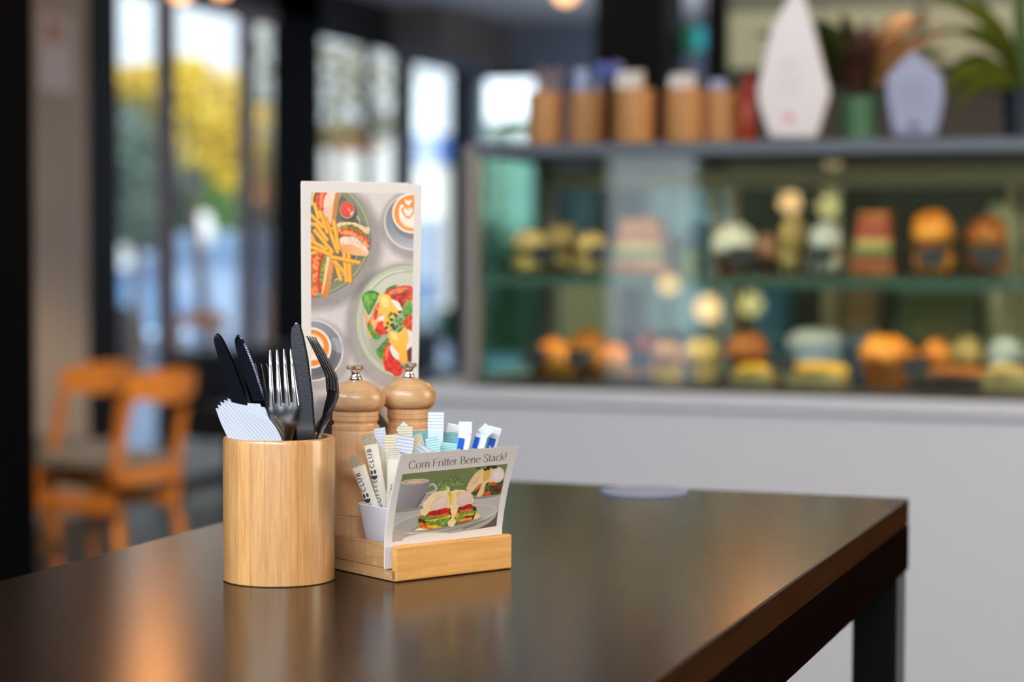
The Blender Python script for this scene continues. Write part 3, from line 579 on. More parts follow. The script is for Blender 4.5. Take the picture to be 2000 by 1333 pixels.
for i in range(5):
    root = empty('paper_napkin', P(500, 860, dn(500, i)), nl[i], 'napkin', 'paper napkins in the bamboo cup'); o0 = Vector(root.location)
    N = 14; vs = []
    for lay in (0, 1):
        for b in range(N+1):
            for a in range(N+1):
                u, v = a/N, b/N
                TLc, TRc, BRc, BLc = (np.array(q, float) for q in (tls[i], trs[i], brs[i], bls[i]))
                p = TLc*(1-u)*(1-v)+TRc*u*(1-v)+BRc*u*v+BLc*(1-u)*v; p = p + np.array([-4.5*math.sin(v*3.1)*(1-u)+7*math.sin(v*3.1)*u, 3.0*math.sin(u*3.14)*(1-v)])
                d = dn(p[0], i) + .0012*math.sin(u*5+i)*(1-v) + lay*(.0008+.0030*(1-(2*v-1)**2)**.5*(1-u*.3)) + .002*max(0, .2-u)*5*(1-v)
                vs.append(tuple(P(p[0], p[1], d)-o0))
    fs = []; n1 = (N+1)**2; ix = lambda a, b, l: l*n1+b*(N+1)+a
    for b in range(N):
        for a in range(N):
            fs.append((ix(a,b,0), ix(a+1,b,0), ix(a+1,b+1,0), ix(a,b+1,0))); fs.append((ix(a,b,1), ix(a,b+1,1), ix(a+1,b+1,1), ix(a+1,b,1)))
    for a in range(N):
        fs.append((ix(a,0,0), ix(a,0,1), ix(a+1,0,1), ix(a+1,0,0))); fs.append((ix(a,N,0), ix(a+1,N,0), ix(a+1,N,1), ix(a,N,1)))
        fs.append((ix(0,a,0), ix(0,a+1,0), ix(0,a+1,1), ix(0,a,1))); fs.append((ix(N,a,0), ix(N,a,1), ix(N,a+1,1), ix(N,a+1,0)))
    mb = MB().add(vs, fs); mb.build('folded_sheet', nap, root, smooth=40)

# ================================================================== CONDIMENT TRAY
tF = TP(773, 1139, ZT); th = math.radians(39.0)
UD = R0*math.cos(th) + F0*math.sin(th); VD = -R0*math.sin(th) + F0*math.cos(th)
TM = frame(UD, VD, Z, tF)
tray_m = wood('honey_beech', (212, 146, 76), (238, 180, 104), rough=.5, axis='x', grain=160, scuffs=True); tray_y = wood('honey_beech_shaded', (176, 130, 84), (206, 160, 110), rough=.5, axis='y', grain=160, scuffs=True)  # side beech is a darker copy, with shade put into its colour
tray = empty('condiment_tray', TM, 'low honey-coloured wooden tray holding mills, sachets and cards on the table', 'tray')
TU, TV, TZ = .1125, .158, .0275
MB().box((0, .0006, 0.0004), (TU, TV, .0088)).build('base', tray_y, tray, bevel=.0005)
MB().box((0, 0, .0002), (TU+.0006, .0062, TZ)).build('front_board', tray_m, tray, bevel=.0016)
MB().box((.0002, .0105, .009), (.0052, .136, TZ)).build('side_wall', tray_y, tray, bevel=.0006)
MB().box((TU-.0052, .0105, .009), (TU-.0002, .136, TZ)).build('side_wall', tray_y, tray, bevel=.0006)
MB().box((.0054, .0105, .009), (TU-.0054, .0135, TZ-.002)).build('divider', tray_m, tray, bevel=.0004)
MB().box((.0054, .1325, .009), (TU-.0054, .136, TZ)).build('divider', tray_m, tray, bevel=.0004)
MB().box((.0002, .1455, .009), (TU-.0002, TV, TZ)).build('back_wall', tray_m, tray, bevel=.0006)

# mills
mill_w = wood('turned_beech', (200, 148, 100), (226, 178, 130), rough=.4, axis='z', grain=150, coat=.2); mill_h = wood('turned_beech_head', (186, 138, 94), (218, 174, 128), rough=.36, axis='x', grain=130, coat=.25)
chrome = pm('chrome', (214, 208, 198), .12, 1.0)
def mill(axis_px, D, kr, dy, label):
    base = P(axis_px, 1000, D); root = empty('pepper_mill', Matrix.Translation(Vector((base.x, base.y, ZT+.009))) @ Matrix.Rotation(YAW+.2, 4, 'Z'), label, 'pepper mill', 'wooden mills in the tray')
    zz = lambda y: P(axis_px, y+dy, D).z - ZT - .009; pr = lambda l: [(r*kr*D/FPX, zz(y) if y < 1060 else 0) for r, y in l]
    MB().lathe(pr([(47, 1061), (48.5, 1058), (49, 1046), (46.5, 1043), (46, 1036), (43.5, 1012), (43.5, 1007), (42, 1005), (43.5, 1003), (42, 980), (41, 930), (43, 890), (46, 862), (46.4, 841), (45.6, 839), (44.6, 838.4), (46, 837.4), (46.2, 831), (44.8, 829.6), (42, 828.6), (41.5, 825), (43, 821), (45, 819.8), (45.2, 812.6), (43.8, 811.2), (45, 810.2), (45, 802), (43, 800.6)]), 72).build('body', mill_w, root, smooth=28)
    MB().lathe(pr([(40, 801.6), (47, 800.4), (53, 796), (57, 789), (58.5, 779), (57.5, 770), (54, 763.6), (50.6, 761.6), (49.6, 761), (49.4, 759.8), (42, 753), (28, 746), (14, 742.2), (10, 741.4)]), 72).build('head', mill_h, root, smooth=28)
    MB().lathe(pr([(12.5, 741.4), (12.8, 739), (11.6, 736.4), (8.6, 731), (9, 727), (12, 722.4), (12.6, 721.6)]), 40).build('knob_stem', chrome, root, smooth=35)
    n = 60; mb = MB(); rings = []
    for r, y in ((14, 721.4), (16.6, 720.6), (17.2, 719), (17.2, 714.6), (16, 713.4), (6, 713)):
        rings.append([((r*kr*D/FPX)*(1+(.03 if j % 2 else -.03)*(r > 16.3))*math.cos(2*math.pi*j/n), (r*kr*D/FPX)*(1+(.03 if j % 2 else -.03)*(r > 16.3))*math.sin(2*math.pi*j/n), zz(y)) for j in range(n)])
    mb.loft(rings).build('knurled_cap', pm('brushed_nickel', (206, 192, 172), .34, 1.0), root)
    return root
mill(694.5, 1.676, 1.0, 0, 'left turned wooden pepper mill, rising directly beside the bamboo cup')
mill(797.5, 1.712, .925, -4.6, 'right turned wooden mill standing behind the sugar sachets, clear of the cup')

# menu cards
card_m = pm('white_card', (228, 223, 220), .55); card2 = pm('white_card_edge', (222, 216, 214), .6)
MO = tF + UD*.056 + VD*.1385
def onPlane(px, py, o=MO, n=VD): r = ray(px, py); return CAM + r*((o-CAM).dot(n)/r.dot(n))
def onPlaneNP(px, py, o, n):
    r = np.array(FW)[None] + np.array(RT)[None]*((px-W/2)/FPX)[:, None] - np.array(UP)[None]*((py-H/2)/FPX)[:, None]
    t = (o-CAM).dot(n)/(r @ np.array(n)); return np.array(CAM)[None] + r*t[:, None]
def menu(cs, off, label):
    o = MO + VD*off; loc = Vector((o.x, o.y, ZT+.0092)); root = empty('menu_card', loc, label, 'menu', 'tall menu cards in the tray')
    pts = [onPlane(x, y, o)-loc for x, y in cs]
    for q in pts[-2:]: q.z = 0
    MB().prism(pts, VD*.0008).build('card', card_m, root, bevel=.0002); return root, loc, o
mroot, mloc, mo = menu([(588, 357), (590, 355.2), (822, 360.6), (824.5, 363), (811.5, 1075), (592.5, 1075)], 0, 'front tall menu card printed with plates of food and coffees, behind the mills')
mp = paint_menu(); q = np.array(mp.q, float)
def mfn(u, v):
    px = q[0]*((1-u)*(1-v))[:, None] + q[1]*(u*(1-v))[:, None] + q[2]*(u*v)[:, None] + q[3]*((1-u)*v)[:, None]
    return onPlaneNP(px[:, 0], px[:, 1], mo - VD*.00012, VD) - np.array(mloc)[None]
print_grid('printed_picture', mp, mfn, mroot)
menu([(588.8, 355.5), (589.4, 353.6), (797, 357.4), (799, 359), (801, 1072), (594, 1072)], .003, 'rear white menu card showing only its top edge above the front menu')

# insert card leaning over the front board
def S(s, t, off=0):
    """s along the tray front, t 0 = top, 1 = where the front board hides it; the card bows towards the guests"""
    w = .0205*max(0, 1-t)**1.45; zt_ = .0985; zb = .0285
    return TM @ Vector((-.0042 + s*.1135 + .0, .0083 - w + off, zt_ + (zb-zt_)*t))
iloc = TM @ Vector((0, .0083, .0095))
def icard(off, ds, label):
    root = empty('insert_card', iloc, label, 'card', 'picture cards in the front slot'); rings = []
    for t in np.linspace(0, 1.27, 22):
        row = []
        for s in np.linspace(0, 1, 2): row.append(S(s+ds, t, off)-iloc)
        rings.append([row[0], row[1], row[1]+VD*.0006, row[0]+VD*.0006])
    MB().loft(rings).build('card', card_m, root, smooth=30); return root
ir = icard(0, 0, 'white landscape card headed Corn Fritter Bene Stack! at the front of the tray')
icard(.0013, .004, 'second white card in the front slot, a sliver behind the headed one')
cardq = [(784.5, 886), (1016.3, 872), (984, 1043), (757.5, 1056.5)]
ip = paint_insert(); iq = np.array(ip.q, float)
def Snp(px, off):
    st = inv_bilin(px, cardq); s, t = st[:, 0], st[:, 1]; w = .0205*np.clip(1-t, 0, None)**1.45
    L_ = np.stack([-.0042+s*.1135, .0083-w+off, .0985+(.0285-.0985)*t, np.ones_like(s)], 1); return (L_ @ np.array(TM).T)[:, :3]
def ifn(u, v):
    px = iq[0]*((1-u)*(1-v))[:, None] + iq[1]*(u*(1-v))[:, None] + iq[2]*(u*v)[:, None] + iq[3]*((1-u)*v)[:, None]; return Snp(px, -.00012) - np.array(iloc)[None]
print_grid('printed_picture', ip, ifn, ir)
strips, adv = calligraphy('Corn Fritter Bene Stack!')
tq = lambda x, y: ((640+(565+x/adv*676)/3.5075), 780+(470 - x/adv*50 - y*74)/3.5075)
mb = MB()
for Lp, Rp in strips:
    a = Snp(np.array([tq(*p) for p in Lp]), -.00016) - np.array(iloc); b = Snp(np.array([tq(*p) for p in Rp]), -.00016) - np.array(iloc); n = len(a)
    mb.add([tuple(v) for v in a]+[tuple(v) for v in b], [(i, i+1, n+i+1, n+i) for i in range(n-1)])
mb.build('printed_title', pm('taupe_ink', (118, 100, 84), .5), ir)
# small faint pink mark under the picture
mk = MB()
for x0 in range(4):
    a = Snp(np.array([(862+x0*5, 1053-x0*.6), (866+x0*5, 1051.4-x0*.6), (866+x0*5, 1050-x0*.6), (862+x0*5, 1051.6-x0*.6)]), -.00016)-np.array(iloc); mk.add([tuple(v) for v in a], [(0, 1, 2, 3)])
mk.build('faint_mark', pm('pale_pink_ink', (224, 196, 190), .5), ir)

# sugar bowl
china = pm('white_glazed_china', (226, 226, 234), .12, coat=.5)
bowl = empty('sugar_bowl', TM @ Matrix.Translation((.0545, .040, .0092)), 'small square white china bowl packed with sugar sachets in the tray', 'bowl')
def rr(w, d, z, r=.008, n=6):
    out = []
    for cx, cy, a0 in ((w/2-r, d/2-r, 0), (-w/2+r, d/2-r, 90), (-w/2+r, -d/2+r, 180), (w/2-r, -d/2+r, 270)):
        for i in range(n+1): a = math.radians(a0+90*i/n); out.append((cx+r*math.cos(a), cy+r*math.sin(a), z))
    return out
BH = P(692, 983, 1.629).z - ZT - .0092
MB().loft([rr(.078, .036, 0), rr(.082, .040, .003), rr(.0955, .0485, BH-.002), rr(.0965, .0495, BH), rr(.0955, .0485, BH+.0006), rr(.0925, .0455, BH-.0005), rr(.078, .036, .006)]).build('bowl', china, bowl, smooth=40)

# sachets
def sachet(kind, label, top, bot, wpx, doff, yaw, body, crimp, fold=0, thick=.0034, crimp_len=.0105, letter=None, ink=None, pitch_top=0, base_d=None):
    dd = (1.612 + (bot[0]-734)/180*.057 if base_d is None else base_d) + doff
    t, b = P(*top, dd-pitch_top), P(*bot, dd); face = (-F0*math.cos(math.radians(yaw)) + R0*math.sin(math.radians(yaw))).normalized()
    m = axes(b, t, face); L = (t-b).length; w = wpx*dd/FPX
    grp = {'stick': 'sugar sticks in the china bowl', 'packet': 'flat sachets in the china bowl'}[kind]
    root = empty('sugar_stick' if kind == 'stick' else 'sugar_sachet', m, label, 'sugar sachet', grp); rings = []
    n = 16
    for i in range(13):
        s = i/12; z = s*(L-crimp_len if crimp else L); tk = thick*math.sin(math.pi*min(max(s, .06), .97))**.5*(1+.12*math.sin(9*s+top[0])); wk = w*(.9 + .1*abs(2*s-1)**2)
        rings.append([(wk/2*math.copysign(abs(math.cos(2*math.pi*j/n))**.8, math.cos(2*math.pi*j/n)), max(tk, .0003)/2*math.sin(2*math.pi*j/n)*(1+.1*math.sin(5*j+7*s)), z) for j in range(n)])
    MB().loft(rings).build('wrapper', body, root, smooth=70)
    if crimp:
        R = Matrix.Translation((0, 0, L-crimp_len)) @ Matrix.Rotation(math.radians(fold), 4, 'X') if not isinstance(fold, tuple) else Matrix.Translation((0, 0, L-crimp_len)) @ Matrix.Rotation(math.radians(fold[0]), 4, 'X') @ Matrix.Rotation(math.radians(fold[1]), 4, 'Y')
        N = 24; rg = []
        for i in range(N+1):
            z = crimp_len*i/N; y = .00022*(1 if (i//2) % 2 else -1); rg.append([(-w/2, y-.0001, z), (w/2, y-.0001, z), (w/2, y+.0002, z), (-w/2, y+.0002, z)])
        MB().loft(rg, T=R).build('crimped_end', crimp, root)
    if letter: letter(root, w, L, thick)
    return root
dark_ink = pm('dark_navy_ink', (30, 36, 58), .5); blue_ink = pm('bright_blue_ink', (10, 86, 200), .35); cyan_ink = pm('cyan_ink', (86, 196, 236), .35); white_ink = pm('white_ink', (244, 246, 250), .4)
beige = pm('pale_sugar_paper', (226, 216, 198), .45); beige_c = pm('tan_crimped_paper', (196, 180, 152), .5); cream = pm('cream_sachet_paper', (222, 214, 182), .5); clearp = pm('silver_grey_film', (206, 210, 222), .3)
tealp = pm('pale_teal_paper', (178, 220, 220), .45); teald = pm('teal_paper', (126, 176, 178), .5); whitep = pm('glossy_white_sachet', (236, 238, 244), .28); bluew = pm('blue_white_film', (214, 226, 240), .3)
def club(zc, xoff=-.17, size=.0052):
    def f(root, w, L, thick):
        y = -thick/2*1.16
        T0 = Matrix.Translation((w*xoff, y, 0)) @ Matrix.Rotation(math.radians(90), 4, 'X')
        up = Matrix.Rotation(math.radians(90), 4, 'Z')
        text_mesh('lettering', 'CLUB', size, dark_ink, root, T0 @ Matrix.Translation((0, L-zc, 0)) @ up, 1.35)
        text_mesh('lettering', 'COFFEE', size, dark_ink, root, T0 @ Matrix.Translation((0, L-zc-.0285, 0)) @ up, 1.35)
        mb = MB(); e = lambda cx, cy, rx, ry, a0=0, a1=360: [(w*xoff+cx+rx*math.cos(math.radians(a)), y, L-zc-.0135+cy+ry*math.sin(math.radians(a))) for a in np.linspace(a0, a1, 17)[:-1]]
        for p in (e(-.0013, .0026, .0009, .0017), e(.0013, .0026, .0009, .0017), e(0, .0002, .0027, .0036, 180, 360)): mb.add(p, [tuple(range(len(p)))])
        mb.build('emblem', dark_ink, root)
    return f
def small_words(root, w, L, thick):
    text_mesh('lettering', 'thecoffeeclub', .0038, dark_ink, root, Matrix.Translation((-w*.05, -thick/2*1.16, L-.038)) @ Matrix.Rotation(math.radians(90), 4, 'X') @ Matrix.Rotation(math.radians(-90), 4, 'Z'))
def equal(size=.0062, wf=.52, zl=.002, ln=.02, xo=-.12):
    def f(root, w, L, thick):
        y = -thick/2*1.13; z1 = L-.0105-zl; z0 = z1-ln; a, b = w*(xo-wf/2), w*(xo+wf/2)
        MB().add([(a-.0012, y+.0001, z0), (a, y+.0001, z0), (a+.0004, y+.0001, z1), (a-.0006, y+.0001, z1)], [(0, 1, 2, 3)]).build('cyan_band', cyan_ink, root)
        MB().add([(a, y, z0), (b, y, z0), (b, y, z1), (a+.0006, y, z1)], [(0, 1, 2, 3)]).build('blue_label', blue_ink, root)
        text_mesh('lettering', 'equal', size, white_ink, root, Matrix.Translation(((a+b)/2, y-.0002, (z0+z1)/2-.001)) @ Matrix.Rotation(math.radians(90), 4, 'X') @ Matrix.Rotation(math.radians(-90), 4, 'Z'))
    return f
sachet('stick', 'pale sugar stick leaning outermost left in the bowl, tan end folded over', (692, 889), (743, 1030), 28, .010, -10, beige, beige_c, fold=(28, -28), letter=club(.022), crimp_len=.0095)
sachet('stick', 'pale sugar stick printed CLUB, standing second from the left in the bowl', (720, 847), (756, 1030), 28, .010, -6, beige, beige_c, fold=(18, -8), letter=club(.0195), crimp_len=.009)
sachet('stick', 'tan sugar stick with silvery clear end behind the two printed sticks', (741, 836), (766, 1030), 22, .018, 4, beige, clearp, fold=-8, crimp_len=.014)
sachet('stick', 'slim pale stick with small lettering running down beside the headed card', (770, 876), (762, 1032), 24, .002, 4, beige, pm('pale_crimped_paper', (208, 200, 188), .5), letter=small_words, crimp_len=.0088)
sachet('packet', 'cream ribbed sachet left of the grey film one, behind the slim stick', (766, 849), (772, 1030), 34, .014, 6, cream, cream, fold=-6, crimp_len=.013)
sachet('packet', 'cream sachet with ribbed end in front of the right mill', (792, 833), (788, 1028), 28, .018, -6, cream, cream, crimp_len=.012)
sachet('packet', 'blue and white sachet with its corner bent right, below the right mill head', (783, 826), (776, 1028), 26, .024, 20, whitep, whitep, fold=(10, 40), crimp_len=.009, letter=equal(.004, .6, 0, .008))
sachet('packet', 'grey film sachet with slanting ribs behind the card\'s top left corner', (793, 852), (764, 1028), 34, .006, 0, clearp, clearp, crimp_len=.016)
sachet('packet', 'grey ribbed film sachet tipped far to the right behind the card', (818, 866), (776, 1020), 30, .010, 8, clearp, clearp, crimp_len=.02, fold=(0, 20))
sachet('packet', 'cream corner of a sachet peeking up between grey film and tall white sachet', (818, 849), (806, 1025), 28, .022, 14, cream, cream, fold=(0, -22), crimp_len=.010)
sachet('packet', 'dark teal sachet just left of the tall white one', (820, 842), (822, 1025), 32, .030, -4, teald, teald, crimp_len=.01)
sachet('packet', 'tallest sachet, plain white with dotted end, before the right mill', (851.5, 805), (848, 1024), 31, .012, 0, bluew, pm('white_dotted_film', (228, 232, 240), .35), crimp_len=.015, thick=.0022)
sachet('packet', 'pale teal ribbed sachet in front of the tall white one', (850, 855), (838, 1026), 26, -.004, 0, tealp, tealp, fold=(0, -14), crimp_len=.012)
sachet('packet', 'darker teal sachet standing right of the tall white one', (878, 845), (866, 1026), 34, .014, 0, teald, teald, crimp_len=.011)
sachet('packet', 'light teal ribbed sachet close behind the middle of the card top', (877, 865), (858, 1028), 32, 0, 0, tealp, tealp, crimp_len=.01)
sachet('packet', 'white square sachet tab rising above the darker teal sachet', (884, 828), (872, 1026), 23, .024, 4, whitep, whitep, fold=(-4, 8), crimp_len=.008, thick=.002)
sachet('packet', 'white sachet with blue label, nearest of the blue-labelled ones to the teal', (912, 824), (880, 1026), 26, .002, -6, whitep, whitep, fold=(-6, -8), crimp_len=.0098, letter=equal(.0072, .5, .003, .03, -.2))
sachet('packet', 'leaning white sachet with narrow blue label, middle of the blue-labelled three', (947, 829), (892, 1024), 26, .008, -24, whitep, bluew, fold=(-20, 26), crimp_len=.0085, letter=equal(.0064, .42, .001, .03, -.22))
sachet('packet', 'outermost right white sachet with short blue label above the card', (968, 834), (915, 1020), 25, .010, 2, whitep, whitep, fold=0, crimp_len=.0095, thick=.002, letter=equal(.0036, .56, -.001, .018, .02))

# round disc on the far side of the table
dc = TP(1259, 962, ZT); disc = empty('table_sticker', Matrix.Translation(Vector((dc.x, min(dc.y, YF-.048), ZT))), 'round pale blue disc lying near the far edge of the dark table', 'coaster')
MB().lathe([(.0455, .0002), (.0460, .001), (.0455, .0018), (.043, .0018)], 64).build('rim', pm('lilac_disc_edge', (150, 160, 200), .2), disc, smooth=30)
MB().lathe([(.0428, .0003), (.0428, .0016), (.03, .0016)], 64).build('face', pm('pale_blue_disc', (140, 184, 220), .15, col2=(70, 130, 180), scale=22, coat=.6), disc)

# ================================================================== SERVICE COUNTER AND DISPLAY CASE
ZC = P(930, 757, 4.15).z; ZR1 = P(930, 283, 4.15).z; ZR0 = P(930, 308, 4.15).z
XC0 = onY(800, 800, YC).x; XC1 = 2.6
XP0 = onY(897, 500, YC).x; XP1 = onY(926, 500, YC).x
ctr = empty('service_counter', Vector((XC0, YC, 0)), 'long white-fronted service counter under the glass food display', 'counter')
MB().box((0, .02, 0), (XC1-XC0, .80, ZC-.03)).build('front_panel', pm('white_counter_laminate', (214, 212, 216), .55), ctr)
MB().box((-.01, 0, ZC-.03), (XC1-XC0, .82, ZC)).build('counter_top', pm('white_counter_top', (218, 216, 220), .35), ctr, bevel=.004)
case = empty('display_case', Vector((XP0, YC+.015, ZC)), 'glass display case with grey frame full of sandwiches and pastries on the white counter', 'display case')
CW = XC1-XP0; HC = ZR1-ZC; DCs = .50; pw = XP1-XP0
frm = pm('satin_grey_case_frame', (140, 132, 128), .4, .2); rail_m = pm('slate_grey_rail', (88, 94, 106), .4); blk = pm('matt_black_case_top', (16, 16, 18), .5)
MB().box((0, 0, .001), (pw, .03, HC-.0)).build('corner_post', frm, case, bevel=.003)
MB().box((0, DCs-.03, .001), (pw, DCs, HC)).build('corner_post', frm, case, bevel=.003)
MB().box((pw, -.004, ZR0-ZC), (CW, .022, HC+.001)).build('top_rail', rail_m, case, bevel=.003)
MB().box((0, .022, HC-.02), (CW, DCs, HC)).build('top_panel', blk, case)
MB().box((pw, DCs-.03, HC-.075), (CW, DCs-.01, HC-.035)).build('rear_rail', pm('pale_grey_green_rail', (168, 176, 160), .5), case)
MB().box((pw, .0, .001), (CW, DCs-.01, .012)).build('base_deck', pm('dark_case_deck', (46, 42, 38), .5), case)
cg = glass('green_tinted_case_glass', (240, 248, 244), .04)
cg2 = glass('green_end_glass', (206, 236, 226), .06)
MB().box((pw, .006, .012), (CW, .012, ZR0-ZC)).build('front_glass', cg, case)
MB().box((.012, .03, .012), (.018, DCs-.03, HC-.02)).build('end_glass', cg2, case)
for xx in (.36, .40, .98, 1.02, 1.6): MB().box((pw+xx, DCs-.028, .012), (pw+xx+.018, DCs-.012, HC-.075)).build('door_stile', pm('cream_door_stile', (190, 178, 148), .5), case)
MB().box((pw+.01, DCs-.022, .012), (CW, DCs-.018, HC-.075)).build('sliding_door_glass', glass('rear_glass', (232, 244, 238), .05), case)
ZS = P(930, 541, 4.15).z
MB().box((pw+.01, .05, ZS-ZC-.008), (CW, DCs-.06, ZS-ZC)).build('glass_shelf', glass('shelf_glass', (222, 238, 230), .08), case)
MB().box((pw+.01, .046, ZS-ZC-.0165), (CW, .0495, ZS-ZC+.001)).build('shelf_edge', pm('green_glass_edge', (96, 128, 112), .2), case)
MB().box((pw+.02, .024, HC-.0242), (CW-.02, .044, HC-.0205)).build('strip_light', pm('warm_strip_light', (255, 230, 190), .5, emit=(255, 226, 180), estr=26), case)

MB().box((pw+.02, .050, ZS-ZC-.0115), (CW-.02, .070, ZS-ZC-.0095)).build('strip_light', MATS['warm_strip_light'], case)
def cx(px, dy): return onY(px, 500, YC+.015+dy).x
def put(px, dy, lvl): return Vector((cx(px, dy), YC+.015+dy, (ZS+.0005) if lvl else (ZC+.0125)))
PXM = lambda dy: FPX/((YC+dy)/math.cos(YAW)*1.0)    # pixels per metre inside the case
G1, G0 = 'sandwiches and rolls on the upper glass shelf', 'pastries on the lower deck of the display case'
plate_m = pm('dark_serving_board', (52, 46, 42), .5); bread = pm('pale_bread', (214, 190, 136), .7, col2=(190, 154, 94), scale=30); crust = pm('brown_crust', (186, 112, 52), .5, col2=(150, 78, 30), scale=24)
gold = pm('golden_pastry', (236, 160, 62), .42, col2=(206, 112, 34), scale=22); ylw = pm('yellow_custard', (244, 196, 74), .4, col2=(232, 170, 50), scale=16); redj = pm('red_tomato_glaze', (168, 74, 52), .4); grn = pm('lettuce_green', (104, 122, 74), .5)
rose = pm('ham_pink', (190, 146, 122), .5, col2=(160, 108, 84), scale=26); white_i = pm('white_icing', (226, 224, 222), .5); film = pm('grey_white_wrap', (196, 204, 214), .25); choc = pm('dark_chocolate', (74, 40, 28), .4, col2=(48, 26, 20), scale=20)
def board(r, w, d): MB().box((-w/2, -d/2, 0), (w/2, d/2, .006)).build('board', plate_m, r, bevel=.002)
def roll(px, dy, lvl, w, h, lab, top=bread, fill=rose, grp=None, yaw=0):
    r = empty('filled_roll', Matrix.Translation(put(px, dy, lvl)) @ Matrix.Rotation(yaw, 4, 'Z'), lab, 'bread roll', grp or (G1 if lvl else G0)); board(r, w*1.15, .13)
    MB().blob((0, 0, .006+h*.24), (w/2, .055, h*.26), seed=px, amp=.05, flat=.9).build('lower_half', top, r, smooth=70)
    MB().blob((0, 0, .006+h*.44), (w/2*1.02, .058, h*.10), seed=px+1, amp=.14).build('filling', fill, r, smooth=70)
    MB().blob((0, 0, .006+h*.48), (w/2*1.03, .050, h*.04), seed=px+2, amp=.3).build('lettuce', grn, r, smooth=70)
    MB().blob((0, 0, .006+h*.66), (w/2, .055, h*.36), seed=px+3, amp=.06, flat=.35).build('upper_half', top, r, smooth=70)
    return r
def stack(px, dy, lvl, w, h, lab, b1=crust, f1=rose):
    r = empty('club_sandwich', put(px, dy, lvl), lab, 'sandwich', G1 if lvl else G0); board(r, w*1.15, .13); z = .0065; n = 7
    for i in range(n):
        hh = h/n; mm = [b1, f1, grn, bread, redj, f1, b1][i]; ww = w*(1-.05*i-.02*(i % 2))
        mb = MB(); mb.prism([(-ww/2, -.05, z), (ww/2, -.05, z), (ww/2*.9, .05, z), (-ww/2*.9, .05, z)], (0, 0, hh-.0004)); mb.build(['bread_slice', 'ham', 'lettuce', 'bread_slice', 'tomato', 'ham', 'bread_slice'][i], mm, r, bevel=.003); z += hh
    return r
def croissant(px, dy, lvl, w, h, lab, yaw=0):
    r = empty('croissant', Matrix.Translation(put(px, dy, lvl)) @ Matrix.Rotation(yaw, 4, 'Z'), lab, 'croissant', G0); rings = []
    for i in range(41):
        a = math.radians(-78+156*i/40); s = abs(2*i/40-1); rad = h/2*(1-.72*s**1.7)*(1+.10*(((i*9/40) % 1)-.5)); R_ = w/2*.82; c = Vector((R_*math.sin(a), R_*.6*(1-math.cos(a)), rad*.94)); d = Vector((math.cos(a), .6*math.sin(a), 0)).normalized(); nn = Vector((-d.y, d.x, 0))
        rings.append([c+nn*rad*math.cos(t)+Vector((0, 0, rad*.94*math.sin(t))) for t in np.linspace(0, 6.283, 15)[:-1]])
    MB().loft(rings).build('pastry_body', gold, r, smooth=50); return r
def muffin(px, dy, lvl, w, h, lab, topm, basem, name='muffin'):
    r = empty(name, put(px, dy, lvl), lab, 'muffin', G1 if lvl else G0); n = 28
    MB().loft([[(w*k*(1+(.03 if j % 2 else -.03))*math.cos(6.283*j/n), w*k*(1+(.03 if j % 2 else -.03))*math.sin(6.283*j/n), z) for j in range(n)] for k, z in ((.33, 0), (.44, h*.5))]).build('paper_case', basem, r)
    MB().blob((0, 0, h*.62), (w*.52, w*.52, h*.4), seed=px, amp=.08, flat=.35).build('top', topm, r, smooth=70); return r
def slab(px, dy, lvl, w, h, lab, m1, m2, name='slice_of_cake', cat='cake'):
    r = empty(name, put(px, dy, lvl), lab, cat, G1 if lvl else G0)
    MB().box((-w/2, -.04, 0), (w/2, .04, h*.62)).build('base', m1, r, bevel=.004); MB().blob((0, 0, h*.72), (w*.49, .042, h*.30), seed=px, amp=.07, flat=.3).build('topping', m2, r, smooth=70); return r
def tub(px, dy, lvl, w, h, lab, m1, m2):
    r = empty('food_tub', put(px, dy, lvl), lab, 'tub', G1 if lvl else G0); MB().lathe([(w*.40, 0), (w*.48, h*.7), (w*.5, h*.72)], 36).build('bowl', m1, r, smooth=30); MB().lathe([(w*.49, h*.725), (w*.49, h*.80), (w*.3, h*.97), (.004, h)], 36).build('lid', m2, r, smooth=30); return r
roll(1036, .15, 1, .070, .086, 'pale filled roll at the left end of the upper glass shelf'); roll(1096, .30, 1, .078, .100, 'pale filled roll, second from the left end of the upper shelf'); roll(1156, .15, 1, .052, .080, 'small yellow roll directly left of the tall stacked sandwich')
stack(1258, .22, 1, .110, .112, 'tall brown layered sandwich stack in the middle left of the upper shelf')
tub(1348, .24, 1, .06, .075, 'small green salad tub on the upper shelf between sandwich stack and iced muffins', grn, glass('clear_lid', (220, 240, 225), .1))
muffin(1432, .22, 1, .085, .105, 'white iced muffin on the upper shelf behind a dark price card', white_i, choc); muffin(1497, .25, 1, .048, .085, 'smaller iced muffin right of the larger one on the upper shelf', rose, choc)
roll(1548, .26, 1, .05, .115, 'tall cream topped roll standing between iced muffin and long wrapped sandwich', bread, bread)
roll(1612, .18, 1, .065, .100, 'long sandwich half covered by grey white wrapping on the upper shelf', film, rose)
stack(1712, .24, 1, .085, .125, 'wide reddish brown sandwich stack, tallest on the upper shelf', crust, redj)
roll(1822, .20, 1, .080, .125, 'golden seeded roll on the upper shelf below the smaller award', gold, redj); roll(1930, .24, 1, .080, .115, 'brown topped roll on the upper shelf near the right picture edge', crust, rose)
roll(2038, .30, 1, .07, .125, 'pale roll cut by the right picture edge on the upper shelf', bread, rose)
croissant(1085, .13, 0, .095, .088, 'leftmost golden croissant on the lower deck'); croissant(1150, .32, 0, .115, .105, 'tallest golden croissant behind the grey price card', .3); croissant(1205, .13, 0, .085, .080, 'golden croissant beside the red topped tart', -.3)
